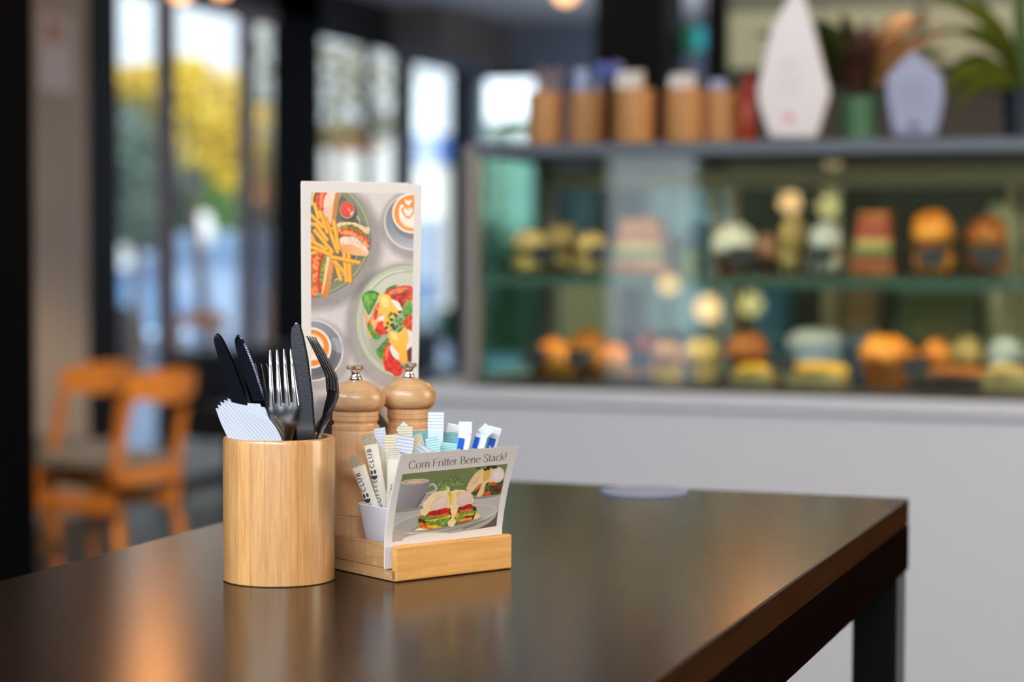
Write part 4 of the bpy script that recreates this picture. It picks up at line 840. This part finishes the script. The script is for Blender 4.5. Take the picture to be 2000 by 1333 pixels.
muffin(1262, .34, 0, .055, .085, 'small red topped tart beside the right croissant', redj, gold, 'tart'); muffin(1305, .14, 0, .07, .078, 'pinkish tart in a yellow case on the lower deck', rose, ylw, 'tart'); muffin(1372, .20, 0, .075, .082, 'pale yellow muffin between pinkish tart and brown bun', bread, bread)
muffin(1462, .22, 0, .08, .095, 'dark brown bun in the middle of the lower deck', crust, choc, 'bun'); slab(1478, .10, 0, .075, .040, 'small yellow slice in front of the dark brown bun', bread, ylw)
tub(1596, .28, 0, .125, .105, 'pale blue lidded tub on the lower deck', pm('pale_blue_tub', (150, 172, 204), .3), film); slab(1598, .12, 0, .120, .045, 'long yellow slice in front of the pale blue tub', bread, ylw)
tub(1688, .28, 0, .085, .100, 'dark slate blue tub right of the pale blue one', pm('slate_blue_tub', (66, 80, 100), .35), pm('slate_lid', (86, 100, 120), .3)); muffin(1735, .16, 0, .105, .095, 'large orange glazed bun right of the slate blue tub', gold, crust, 'bun')
muffin(1830, .20, 0, .055, .090, 'small caramel topped cake on the lower deck', gold, choc, 'small_cake'); muffin(1892, .26, 0, .065, .092, 'nut topped cake right of the small caramel one', bread, choc, 'small_cake'); slab(1868, .10, 0, .13, .045, 'dark red brown slice in front of the two small cakes', choc, crust)
tub(1966, .24, 0, .07, .095, 'grey lidded tub near the right end of the lower deck', film, film); slab(1972, .09, 0, .085, .05, 'cream coloured slice in front of the grey tub', bread, bread)
tagm = pm('blackboard_card', (26, 30, 42), .55); tagw = pm('chalk_white', (200, 206, 214), .7)
for px, lvl, lab in ((1060, 1, 'black price card in front of the leftmost roll on the upper shelf'), (1172, 1, 'black price card beside the tall stacked sandwich'), (1446, 1, 'black price card in front of the white iced muffin'), (1597, 1, 'black price card in front of the wrapped sandwich'), (1818, 1, 'black price card in front of the golden seeded roll'), (1930, 1, 'black price card in front of the brown topped roll'),
                     (1042, 0, 'black price card left of all the croissants'), (1130, 0, 'grey black price card in front of the tallest croissant'), (1248, 0, 'black price card in front of the red topped tart'), (1530, 0, 'black price card between brown bun and pale blue tub'), (1792, 0, 'black price card left of the two small cakes'), (1998, 0, 'black price card at the right end of the lower deck')):
    r = empty('price_card', put(px, .075, lvl), lab, 'price card', 'blackboard price cards in the display case'); a = .046
    zz = .040 if lvl else .040
    MB().prism([(-a/2*1.1, 0, zz-.012), (a/2*1.1, 0, zz-.012), (a/2*1.1, .010, zz+.022), (-a/2*1.1, .010, zz+.022)], (0, .0015, 0)).build('card', tagm, r)
    MB().box((-.004, .002, 0), (.004, .010, zz-.006)).build('clip', blk, r)

# ------------------------------------------------------------------ things standing on the display case
ZTOP = ZR1+.0005
def on(px, dy): return Vector((cx(px, dy), YC+.015+dy, ZTOP))
cup_m = wood('bamboo_background_cups', (196, 134, 76), (216, 158, 96), rough=.5, axis='z', grain=120)
CL = ['bamboo cup of straws, leftmost on top of the display case', 'bamboo cup holding blue and white packets, second from the left on the case', 'bamboo cup with a white napkin block, third of the row on the case', 'bamboo cup with white napkins, fourth of the row on the case', 'narrow bamboo cup next to the red bottle on the case']
cups = [(1064, .15, .036), (1144, .15, .036), (1236, .10, .0405), (1334, .12, .038), (1408, .16, .034)]
root0 = None
for (px, dy, r), lab in zip(cups, CL):
    rt = empty('bamboo_cup', Matrix.Translation(on(px, dy)), lab, 'utensil holder', 'bamboo cups on the display case'); h = .110
    MB().loft([[(rr_*math.cos(6.283*j/40), rr_*math.sin(6.283*j/40), z) for j in range(40)] for rr_, z in ((r*.97, 0), (r, .003), (r, h), (r-.004, h), (r-.004, .01))]).build('wall', cup_m, rt, smooth=40)
def sticks(px, dy, n, mat, lab_fn, name, cat, h, lean, rad=.0022, seed=0, grp=None):
    r_ = np.random.RandomState(seed)
    for i in range(n):
        o = on(px, dy); a = (i-(n-1)/2)/max(1, n-1)
        b = Vector((o.x-a*.012, o.y+(r_.rand()-.5)*.02, o.z+.014)); t = Vector((o.x+a*lean+.004*r_.randn(), o.y+.012*r_.randn(), o.z+h*(.9+.15*r_.rand())))
        rt = MB().tube([b, (b+t)/2, t], rad, 6).build(name, mat, smooth=True); tag(rt, lab_fn(i), cat, grp)
ords = ['leftmost', 'second', 'third', 'fourth', 'rightmost']
sticks(1064, .15, 5, pm('pink_paper_straw', (206, 172, 160), .6), lambda i: f'{ords[i]} pinkish straw fanning out of the leftmost bamboo cup on the case', 'paper_straw', 'straw', .158, .062, grp='paper straws in the leftmost bamboo cup')
for i, (px, dx, h, col, w) in enumerate(((1134, 0, .158, 'pale_blue_packet', .026), (1160, 0, .140, 'slate_packet', .016))):
    o = on(px, .15); MBx = MB().box((-w/2, -.006, .0), (w/2, .006, h-.012)); ob = MBx.build('paper_packet', pm(col, (176, 190, 226) if i == 0 else (96, 112, 150), .5), loc=Vector((o.x, o.y, o.z+.012)), bevel=.002); tag(ob, ['pale blue packet standing tall in the second bamboo cup', 'slate blue packet in the second bamboo cup, right of the pale one'][i], 'packet')
def napk(px, dy, w, d, h, cupname):
    o = on(px, dy); n = 4; od = ['frontmost', 'second', 'third', 'rearmost']
    for i in range(n):
        ob = MB().box((-w/2, -d/2/n*.9, 0), (w/2, d/2/n*.9, h-.012-.003*(n-1-i))).build('napkin', pm('white_napkin_block', (232, 224, 218), .8), loc=Vector((o.x, o.y+(i-(n-1)/2)*d/n, o.z+.011)), bevel=.001)
        tag(ob, f'{od[i]} of the white napkins packed in the {cupname} bamboo cup on the case', 'napkin', f'white napkins in the {cupname} bamboo cup')
napk(1228, .10, .050, .030, .148, 'third')
napk(1330, .12, .048, .028, .142, 'fourth')
ob = MB().box((-.016, -.006, .0), (.016, .006, .118)).build('paper_packet', pm('pale_blue_packet', (176, 190, 226), .5), loc=on(1400, .16)+Vector((0, 0, .012)), bevel=.002); tag(ob, 'pale lilac blue packet in the narrow bamboo cup beside the red bottle', 'packet')
for px, i in ((1172, 0), (1200, 1)):     # blue lidded pens of the till side
    o = on(px, .22); rt = empty('round_brush', Matrix.Translation(o), ['round blue headed whisk behind the second and third bamboo cups', 'grey handled brush behind the third bamboo cup'][i], 'kitchen tool')
    MB().tube([(0, 0, 0), (0, 0, .14)], .004, 8).build('handle', steel_b, rt); MB().blob((0, 0, .158), (.017, .017, .02), amp=0).build('head', pm('blue_whisk_head', (80, 110, 190) if i == 0 else (70, 70, 76), .4), rt, smooth=True)
bt = empty('sauce_bottle', Matrix.Translation(on(1458, .14)), 'red sauce bottle between the narrow bamboo cup and the tall award', 'bottle')
MB().lathe([(.017, 0), (.0185, .003), (.0185, .085), (.012, .104)], 32).build('body', pm('orange_red_sauce', (186, 62, 18), .35), bt, smooth=40); MB().lathe([(.0135, .1042), (.0135, .120), (.0075, .124), (.003, .146)], 32).build('cap', pm('red_cap', (176, 30, 30), .4), bt, smooth=40)

def award(pxs, dy, thick, face_m, line_m, mark_m, lab, lines, edge_m=None):
    ys = YC+.015+dy; pts = [onY(x, y, ys) for x, y in pxs]; o = on(sum(x for x, _ in pxs)/len(pxs), dy); zmin = min(p.z for p in pts); rt = empty('award_trophy', Matrix.Translation(o), lab, 'award')
    pts = [Vector((p.x-o.x, 0, p.z-zmin+.0085)) for p in pts]
    MB().prism(pts, (0, thick, 0)).build('faceted_block', face_m, rt, bevel=.006)
    zt_ = max(p.z for p in pts); xm = sum(p.x for p in pts)/len(pts); mb = MB()
    for i, (fz, w) in enumerate(lines):
        z = zt_*fz; mb.box((xm-w/2, -.0006, z-.0012), (xm+w/2, -.0001, z+.0012))
    mb.build('engraved_lines', line_m, rt)
    MB().prism([(xm+.009*math.cos(a), -.0006, zt_*.16+.009*math.sin(a)) for a in np.linspace(0, 6.283, 17)[:-1]], (0, .0005, 0)).build('round_emblem', mark_m, rt)
    w = max(p.x for p in pts if p.z < .02)-min(p.x for p in pts if p.z < .02)
    MB().box((xm-w/2, -.01, 0), (xm+w/2, thick+.01, .0083)).build('plinth', blk, rt, bevel=.002); return rt
award([(1503, 270), (1480, 205), (1477, 175), (1506, 48), (1550, -22), (1566, -16), (1590, 60), (1620, 182), (1594, 270)], .09, .018, pm('frosted_white_acrylic', (240, 228, 224), .3, sss=0), pm('grey_engraving', (206, 196, 196), .5), pm('pink_emblem', (232, 130, 126), .5), 'tall white faceted award standing on the display case beside the green pot', [(.52, .04), (.50, .03), (.44, .05), (.38, .05), (.33, .04)])
award([(1744, 268), (1730, 200), (1728, 150), (1783, 96), (1842, 150), (1843, 200), (1828, 268)], .09, .016, pm('blue_grey_acrylic', (150, 152, 182), .3), pm('slate_engraving', (126, 128, 156), .5), pm('dark_emblem', (60, 64, 84), .5), 'shorter blue grey award plaque between the two potted plants', [(.66, .05), (.6, .06), (.54, .06), (.48, .06), (.42, .05)])

def leaf(mb, base, az, length, width, rise, droop, n=14, tw=0):
    pts = []; p = Vector(base); ang = rise
    for i in range(n+1):
        pts.append(p.copy()); p = p + Vector((math.cos(az)*math.cos(ang), math.sin(az)*math.cos(ang), math.sin(ang)))*(length/n); ang -= droop/n
    side = Vector((-math.sin(az+tw), math.cos(az+tw), .8)); L = []; Rr = []; Mm = []
    for i, q in enumerate(pts):
        w = width*math.sin(math.pi*(.12+.88*i/n))**.8/2 if i < n else .0002
        L.append(q+side*w+Vector((0, 0, w*.35))); Rr.append(q-side*w+Vector((0, 0, w*.35))); Mm.append(q)
    k = n+1; mb.add(L+Mm+Rr, [(i, i+1, k+i+1, k+i) for i in range(n)]+[(k+i, k+i+1, 2*k+i+1, 2*k+i) for i in range(n)])
def plant(px, dy, pot_r, pot_h, pot_m, leaf_m, leaves, lab, name='potted_plant'):
    rt = empty(name, Matrix.Translation(on(px, dy)), lab, 'plant'); 
    MB().loft([[(r*math.cos(6.283*j/36), r*math.sin(6.283*j/36), z) for j in range(36)] for r, z in ((pot_r*.78, 0), (pot_r*.98, pot_h*.94), (pot_r, pot_h), (pot_r*.9, pot_h), (pot_r*.86, pot_h*.86))]).build('pot', pot_m, rt, smooth=40)
    MB().lathe([(pot_r*.85, pot_h*.80), (pot_r*.85, pot_h*.87)], 24).build('soil', pm('dark_soil', (40, 30, 24), .9), rt)
    for (az, ln, wd, rise, droop, *mm) in leaves:
        mb = MB(); leaf(mb, (0, 0, pot_h*.86), math.radians(az), ln, wd, math.radians(rise), math.radians(droop)); mb.build('leaf', mm[0] if mm else leaf_m, rt, smooth=True)
lf1 = pm('dark_bronze_green_leaf', (62, 66, 44), .45, col2=(86, 52, 50), scale=9); lf2 = pm('olive_leaf', (126, 134, 40), .45, col2=(92, 104, 30), scale=8); lf3 = pm('deep_green_leaf', (58, 88, 40), .45)
plant(1672, .30, .044, .098, pm('sage_green_pot', (92, 140, 104), .45), lf1, [(a, .22+.07*((i*37) % 5)/5, .030, 88-((i*53) % 7)*5, 50+((i*29) % 6)*12, (lf1, lf3, lf1)[i % 3]) for i, a in enumerate((10, 40, 75, 100, 140, 175, 200, 240, 280, 320, 355, 25, 60, 190, 155, 0, 180, 5, 170, 20, 160, 350, 188, 90, 270, 12))], 'dark leaved plant in a sage green pot behind the tall white award')
plant(1990, .22, .040, .100, pm('black_blue_pot', (20, 26, 40), .35), lf2, [(182, .20, .052, 82, 80), (172, .28, .026, 80, 40, lf3), (190, .25, .042, 62, 185), (184, .19, .036, 48, 165), (60, .2, .03, 80, 60, lf3), (100, .28, .03, 85, 40, lf3), (20, .2, .034, 75, 80), (205, .30, .036, 86, 90), (150, .2, .03, 65, 90, lf3)], 'arching olive leaved plant in a dark pot at the right picture edge')

# ------------------------------------------------------------------ kitchen side
YK = YC+2.5
struct('wall_kitchen', MB().box((onY(1395, 300, YK).x, YK, 0), (7.3, YK+.12, CEIL)), pm('sage_kitchen_wall', (66, 66, 56), .6))
struct('trim_6', MB().box((onY(1395, 300, YK).x-.02, YK-.04, 0), (onY(1417, 300, YK).x, YK-.001, CEIL)), blackm)
zk = lambda y: onY(1700, y, YK).z
kc = empty('wall_cabinet', Vector((onY(1420, 100, YK-.3).x, YK-.302, 0)), 'row of pale sage cabinet fronts on the kitchen wall above the plants', 'cabinet')
YKc = YK-.302; zk2 = lambda y: onY(1700, y, YKc).z; xo = kc.location.x
MB().box((0, .02, zk2(134)), (onY(2150, 0, YKc).x-xo, .30, zk2(-60))).build('carcass', pm('dark_sage_carcass', (84, 90, 76), .5), kc)
for a, b in ((1424, 1600), (1606, 1786), (1808, 1988), (2000, 2140)):
    MB().box((onY(a, 0, YKc).x-xo, 0, zk2(128)), (onY(b, 0, YKc).x-xo, .019, zk2(18))).build('cabinet_door', pm('pale_sage_laminate', (150, 158, 130), .5), kc, bevel=.003)
struct('trim_7', MB().box((onY(1160, 300, YC+3.3).x, YC+3.3, 0), (onY(1298, 300, YC+3.3).x, YC+3.55, CEIL)), blackm)
bench = empty('back_bench', Vector((onY(1100, 500, YC+2.0).x, YC+2.0, 0)), 'dark kitchen work bench seen through the glass case', 'bench'); bw = 4.2
MB().box((0, 0, 0), (bw, .45, .86)).build('cupboard', pm('dark_bench_front', (50, 52, 48), .5), bench); MB().box((-.02, -.02, .861), (bw, .46, .90)).build('worktop', pm('steel_worktop', (110, 116, 112), .35, .5), bench)
def onbench(px): return Vector((onY(px, 500, YC+2.2).x, YC+2.2, .9005))
for px, w, h, col, nm, lab in ((1150, .13, .27, (196, 184, 150), 'storage_box', 'tall cream box behind the croissants, beyond the case'), (1385, .13, .42, (90, 130, 164), 'storage_box', 'blue box on the back bench behind the sandwich stack'), (1512, .08, .22, (78, 126, 160), 'storage_box', 'teal blue container on the bench behind the case middle'), (1690, .09, .30, (150, 118, 84), 'storage_box', 'tan box on the back bench behind the reddish sandwich'), (1625, .05, .62, (188, 170, 140), 'tall_canister', 'slim cream canister standing behind the wrapped sandwich'), (1840, .22, .20, (98, 104, 76), 'storage_box', 'wide olive crate on the bench behind the small cakes'), (1960, .10, .44, (190, 182, 150), 'tall_canister', 'cream canister on the bench near the right picture edge')):
    r = empty(nm, Matrix.Translation(onbench(px)), lab, 'container', 'containers on the back bench'); c = pm('container_%d' % px, col, .5)
    if nm == 'storage_box': MB().box((-w/2, -.1, 0), (w/2, .1, h*.88)).build('body', c, r, bevel=.006); MB().box((-w/2*1.04, -.105, h*.885), (w/2*1.04, .105, h)).build('lid', c, r, bevel=.004)
    else: MB().lathe([(w/2, 0), (w/2, h*.9), (w*.4, h*.95)], 28).build('body', c, r, smooth=30); MB().lathe([(w*.42, h*.951), (w*.42, h)], 28).build('lid', c, r)
sg = empty('exit_sign', Matrix.Translation(P(1368, 78, 7.6)), 'small green and cyan lit sign hanging high between the black pillar and sage wall', 'sign'); s0 = Vector(sg.location)
Ry = Matrix.Rotation(.0, 4, 'Z')
MB().box((-.085, 0, -.045), (.075, .03, .055)).build('housing', pm('grey_sign_housing', (90, 96, 94), .5), sg); MB().box((-.075, -.004, -.038), (-.022, -.0005, .046)).build('green_panel', pm('green_sign', (20, 120, 84), .4, emit=(20, 110, 76), estr=.2), sg); MB().box((-.020, -.004, -.038), (.066, -.0005, .046)).build('cyan_panel', pm('cyan_sign', (50, 170, 180), .4, emit=(50, 160, 180), estr=.35), sg)
MB().tube([(0, .015, .055), (0, .015, CEIL-s0.z-.001)], .006, 8).build('hanger', blk, sg)

# ------------------------------------------------------------------ pendant lamps
bulb = pm('warm_bulb', (255, 200, 140), .5, emit=(255, 186, 130), estr=2.2)
bulb2 = pm('bright_warm_bulb', (255, 200, 140), .5, emit=(255, 170, 96), estr=20)
def pendant(px, py, D, lab, r=.045):
    o = P(px, py, D); rt = empty('pendant_lamp', Matrix.Translation(o), lab, 'lamp', 'warm globe pendants under the ceiling'); MB().lathe([(r*math.sin(math.pi*i/16), -r*math.cos(math.pi*i/16)) for i in range(1, 16)], 28).build('globe', bulb2 if r > .05 else bulb, rt, smooth=True)
    MB().tube([(0, 0, r*.99), (0, 0, r+.03)], .014, 12).build('socket', blk, rt); MB().tube([(0, 0, r+.031), (0, 0, CEIL-o.z-.001)], .003, 6).build('cord', blk, rt)
for a in ((352, -16, 8.6, 'warm globe lamp cut by the top edge above the second window'), (432, -24, 8.9, 'warm globe lamp right beside the other one above the second window'), (1105, -16, 7.4, 'faint warm globe lamp at the top edge left of the black pillar')): pendant(*a)
for a in ((1510, -105, 4.9, 'warm globe lamp hanging over the display case, left of a pair'), (1590, -190, 4.5, 'warm globe lamp hanging over the display case, right of a pair'), (300, -115, 6.2, 'warm globe lamp hanging over the seating, above the picture'), (285, -215, 5.8, 'warm globe lamp nearer the photographer over the seating')): pendant(*a, r=.09 if a[0] > 1000 else .066)

# unseen globe lamps, added only for their warm glints in the case glass
for px, py, Dv, lab in ((1382, 604, 10.6, 'added globe lamp behind the camera for a case glass glint, brighter of the pair'), (1305, 556, 11.4, 'added globe lamp farther behind the camera for a case glass glint above the other'), (1543, 396, 10.2, 'tall added globe lamp behind the camera for a glint above the iced muffins')):
    v = P(px, py, Dv); v.y = 2*(YC+.021)-v.y; r = .062 if px == 1382 else .046; rt = empty('glint_lamp', Vector((v.x, v.y, .0005)), lab, 'lamp', 'added globe lamps for glints in the case glass')
    MB().lathe([(.12, 0), (.12, .015), (.02, .03)], 32).build('base', blk, rt, smooth=40); MB().tube([(0, 0, .03), (0, 0, v.z-r*.98)], .010, 10).build('pole', blk, rt, smooth=True)
    MB().lathe([(r*math.sin(math.pi*i/16), v.z-r*math.cos(math.pi*i/16)) for i in range(1, 16)], 28).build('glint_globe', pm('glint_lamp_glow', (255, 214, 160), .5, emit=(255, 206, 140), estr=14), rt, smooth=True)

# ------------------------------------------------------------------ seating by the windows
chw = wood('orange_oiled_beech', (196, 118, 48), (224, 148, 70), rough=.42, axis='z', grain=40)
seatm = pm('grey_seat_pad', (128, 124, 120), .7)
def chair(loc, yaw, lab, grp='wooden chairs by the windows'):
    rt = empty('dining_chair', Matrix.Translation(loc) @ Matrix.Rotation(yaw, 4, 'Z'), lab, 'chair', grp); w = .165
    for sx in (-1, 1):
        MB().tube([(sx*(w+.01), -.23, 0), (sx*w, -.195, .25), (sx*w, -.19, .45), (sx*(w-.01), -.225, .62), (sx*(w-.02), -.27, .76)], [.015, .019, .021, .019, .016], 10).build('leg', chw, rt, smooth=True)
        MB().tube([(sx*(w+.015), .215, 0), (sx*w, .195, .25), (sx*(w-.005), .185, .425)], [.014, .019, .022], 10).build('leg', chw, rt, smooth=True)
        MB().box((sx*w-.011, -.19, .28), (sx*w+.011, .19, .345)).build('side_rail', chw, rt, bevel=.004)
    rings = []
    for i in range(13):
        a = i/12*2-1; y = -.262-.045*(1-a*a); x = a*(w+.015); z0 = .665+.02*abs(a); z1 = .785-.025*a*a; rings.append([(x, y, z0), (x, y+.018, z0), (x, y+.008, z1), (x, y-.010, z1)])
    MB().loft(rings).build('top_rail', chw, rt, smooth=40)
    MB().box((-w, -.2, .38), (w, -.18, .43)).build('seat_rail', chw, rt, bevel=.003); MB().box((-w, .18, .38), (w, .2, .43)).build('seat_rail', chw, rt, bevel=.003)
    MB().box((-w-.01, -.19, .431), (w+.01, .21, .475)).build('seat', seatm, rt, bevel=.015); return rt
def floorP(px, D): p = P(px, 900, D); return Vector((p.x, p.y, .0005))
chair(floorP(96, 7.9), YAW+math.radians(56), 'orange wooden chair nearer the left picture edge, grey seat visible')
chair(floorP(205, 7.45), YAW+math.radians(60), 'orange wooden chair closer to the cutlery cup, tall back in front of the banquette')
bq = empty('banquette', Vector((XW+.12, wy(262), 0)), 'long black banquette running below the windows behind the chairs', 'bench seat'); Lb = wy(800)-wy(262)
bqm = pm('black_leather', (15, 15, 17), .5)
MB().box((.0, 0, .30), (.46, Lb, .46)).build('seat', bqm, bq, bevel=.02); MB().box((0, 0, .465), (.09, Lb, .70)).build('backrest', bqm, bq, bevel=.02)
for i in range(6): MB().box((.06, Lb*(i+.02)/6, 0), (.10, Lb*(i+.02)/6+.05, .30)).build('leg', bqm, bq)
pn = empty('wall_notice', Vector((XW+.051, (wy(58)+wy(118))/2, onX(88, 108, XW).z)), 'pale paper notice fixed high on the warm grey pier', 'notice'); hh = (wy(118)-wy(58))/2
MB().box((0, -hh, -.16), (.012, hh, .17)).build('sheet', pm('pale_pink_paper', (246, 236, 232), .6), pn); MB().box((.0125, -hh*.7, .05), (.015, hh*.3, .14)).build('printed_patch', pm('orange_print', (216, 164, 128), .6), pn)
# black partition at the left edge of the view
struct('wall_partition', MB().box((P(-160, 500, 5.2).x, P(-160, 500, 5.2).y-.05, 0), (P(46, 500, 5.2).x, P(46, 500, 5.2).y+.05, CEIL)), pm('near_black_partition', (3, 3, 4), .7, spec=.1))

# ================================================================== OUTSIDE
struct('ground_outside', MB().box((-60, -20, -.14), (XW-.16, 70, -.04)).box((XW-.16, YB+.2, -.14), (40, 70, -.04)), pm('sky_tinted_paving', (150, 172, 206), .6, noise=.2, scale=.6))  # blue of shade and sky reflection put into the paving colour
def crown(mb, c, r, n, size, seed, mi=0):
    r_ = np.random.RandomState(seed)
    for _ in range(n):
        d = r_.randn(3); d /= np.linalg.norm(d); d *= r_.rand()**.45; p = Vector((c[0]+d[0]*r[0], c[1]+d[1]*r[1], c[2]+d[2]*r[2])); a, b = Vector(r_.randn(3)).normalized(), Vector(r_.randn(3)).normalized(); s = size*(.6+.8*r_.rand())
        mb.add([p-a*s, p-b*s*.5, p+a*s, p+b*s*.5], [(0, 1, 2, 3)], None, mi)
def tree(px, D, blobs, mat, size, n, lab, trunk_px=None, name='tree', grp='trees outside the windows'):
    o = P(trunk_px or px, 500, D); rt = empty(name, Vector((o.x, o.y, -.04)), lab, 'tree', grp); mb = MB()
    for i, (bx, by, rad, sq) in enumerate(blobs):
        p = P(bx, by, D)-Vector(rt.location); crown(mb, p, (rad, rad, rad*sq), n, size, i+int(px))
    mb.build('foliage', mat, rt); zt_ = max((P(b[0], b[1], D).z for b in blobs)); bb = P(blobs[0][0], blobs[0][1], D)-Vector(rt.location)
    MB().tube([(0, 0, 0), (bb.x*.3, bb.y*.3, bb.z*.4), (bb.x, bb.y, bb.z)], [.07, .05, .02], 8).build('trunk', pm('tree_bark', (84, 66, 54), .8), rt, smooth=True)
yel = pm('autumn_yellow_leaves', (246, 222, 52), .5, col2=(226, 190, 34), scale=2); olv = pm('olive_brown_leaves', (150, 132, 60), .6, col2=(110, 110, 50), scale=2); dgr = pm('dark_green_leaves', (34, 84, 50), .6, col2=(20, 60, 44), scale=2); lgr = pm('light_green_leaves', (110, 150, 60), .6); ggr = pm('grey_green_leaves', (120, 140, 118), .6, col2=(84, 112, 92), scale=2); orl = pm('orange_leaves', (210, 150, 80), .6)
tree(410, 16, [(352, 175, .34, .8), (385, 205, .42, .9), (420, 240, .42, 1), (446, 290, .26, 1.1), (460, 330, .17, 1.2), (272, 165, .30, .5), (312, 170, .26, .7)], yel, .055, 520, 'bright yellow autumn tree beyond the second window')
tree(380, 33, [(330, 400, .9, 1.1), (420, 400, .82, 1.1), (480, 380, .75, 1), (270, 420, .75, .9), (370, 440, .75, .6)], dgr, .10, 900, 'dark green bushy tree low behind the yellow one')
tree(430, 29.5, [(428, 400, .32, 1.9), (440, 350, .3, 1.4)], lgr, .06, 380, 'light green shrub in front of the dark green tree', name='shrub')
tree(270, 19, [(262, 260, .42, 1.3), (290, 310, .36, 1.6), (262, 380, .4, 1.2)], ggr, .06, 620, 'grey green tree beyond the first window')
tree(520, 21, [(518, 120, .30, 1.5), (520, 230, .28, 1.6), (516, 310, .22, 1.0)], olv, .05, 170, 'thin olive brown tree beyond the narrow third window')
tree(515, 24, [(520, 375, .28, .9)], orl, .06, 240, 'orange leaved shrub beyond the narrow third window', name='shrub')
tree(660, 19, [(650, 110, .5, .7), (700, 150, .4, .9), (650, 210, .45, .8), (750, 170, .4, 1.1), (745, 250, .3, .6), (660, 262, .42, .3)], olv, .05, 150, 'sparse olive tree against the sky beyond the fourth window')
tree(655, 23, [(650, 272, .4, .25), (700, 285, .3, .25)], orl, .05, 260, 'low ochre shrub tops beyond the fourth window', name='shrub')
tree(990, 26, [(960, 262, .35, .35), (1015, 255, .35, .4)], ggr, .07, 400, 'pale green shrub beyond the rear window', name='shrub')
# white building with blue fascia
bo = P(730, 480, 34); bd = empty('shop_building', Matrix.Translation(Vector((bo.x, bo.y, -.04))) @ Matrix.Rotation(YAW, 4, 'Z'), 'low white shop building with blue fascia across the street', 'building')
MB().box((-2.0, 0, 0), (2.2, 4, 2.95)).build('wall', pm('white_render', (222, 220, 214), .8), bd); MB().box((.5, -.12, 2.62), (1.75, -.005, 3.05)).build('fascia', pm('blue_fascia', (62, 104, 176), .5), bd)
for x0 in (-1.7, -.6, .5, 1.3): MB().box((x0, -.05, .3), (x0+.6, -.004, 1.7)).build('shop_window', pm('dark_blue_shop_glass', (48, 82, 120), .2), bd)
# parked cars
def car(px, D, yaw, col, lab):
    o = P(px, 600, D); rt = empty('parked_car', Matrix.Translation(Vector((o.x, o.y, -.04))) @ Matrix.Rotation(yaw, 4, 'Z'), lab, 'car', 'cars parked outside the windows')
    prof = [(-2.15, .35), (-2.2, .62), (-2.0, .86), (-1.3, .96), (1.45, .98), (1.95, .80), (2.15, .6), (2.12, .35)]; cab = [(-1.25, .96), (-.62, 1.38), (.75, 1.42), (1.4, .98)]
    ring = lambda pr, y: [(x, y, z) for x, z in pr]
    MB().loft([ring(prof, -.80), ring([(x*1.0, z) for x, z in prof], -.86), ring(prof, .86), ring(prof, .80)]).build('body', col, rt, bevel=.04); MB().loft([ring(cab, -.80), ring([(x*.86, z) for x, z in cab], -.66), ring([(x*.86, z) for x, z in cab], .66), ring(cab, .80)]).build('cabin', col, rt)
    win = [(-1.0, 1.0), (-.6, 1.32), (.62, 1.35), (1.12, 1.0)]
    for s in (-1, 1): MB().prism([(x, s*.80, z) for x, z in win], (0, s*.012, 0)).build('side_window', pm('car_glass', (120, 150, 186), .08), rt)
    for x in (-1.38, 1.35):
        for s in (-1, 1): MB().lathe([(.10, -.1), (.31, -.1), (.33, -.06), (.33, .06), (.31, .1), (.10, .1)], 28, Matrix.Translation((x, s*.78, .34)) @ Matrix.Rotation(math.pi/2, 4, 'X')).build('wheel', pm('tyre', (24, 24, 26), .7), rt, smooth=40)
car(455, 25, YAW+.12, pm('silver_blue_paint', (176, 200, 232), .25, .2), 'silver blue car parked beyond the second window')
car(-60, 21, YAW+.3, pm('light_blue_paint', (140, 180, 226), .25, .2), 'light blue car parked beyond the first window')
def hedge(px0, px1, D, z1, lab):
    a, b = P(px0, 500, D), P(px1, 500, D); c = (a+b)/2; rt = empty('hedge', Vector((c.x, c.y, -.04)), lab, 'hedge'); mb = MB(); w = (b-a).length/2
    for i in range(5): crown(mb, Vector(((a+(b-a)*(i+.5)/5).x-c.x, (a+(b-a)*(i+.5)/5).y-c.y, (z1+.04)*.5)), (w*.3, .3, (z1+.04)*.56), 380, .07, i+px0)
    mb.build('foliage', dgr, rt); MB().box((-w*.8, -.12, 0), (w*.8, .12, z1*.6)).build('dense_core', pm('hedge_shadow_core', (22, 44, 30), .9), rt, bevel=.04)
hedge(925, 1050, 24, 1.40, 'dark green hedge outside the rear window behind the case corner')
hedge(805, 895, 27, .38, 'low dark hedge outside the narrow window right of the menu card')
oc = P(372, 700, 15.2); chair(Vector((oc.x, oc.y, -.0395)), YAW+.5, 'terracotta brown chair standing outside beyond the second window', 'outdoor chair beyond the glass')
vb = empty('bright_gap_blob', Vector((P(396, 500, 19).x, P(396, 500, 19).y, -.04)), 'added white blob on a post, standing for a bright sky gap between green trees', 'stand-in'); MB().tube([(0, 0, 0), (0, 0, 1.2)], .03, 10).build('pole', steel_dk, vb); MB().blob((0, 0, 1.38), (.11, .11, .17), amp=.05).build('pale_blob', pm('bright_gap_white', (246, 248, 250), .7), vb, smooth=True)  # added pale blob, stands for a bright gap between the trees
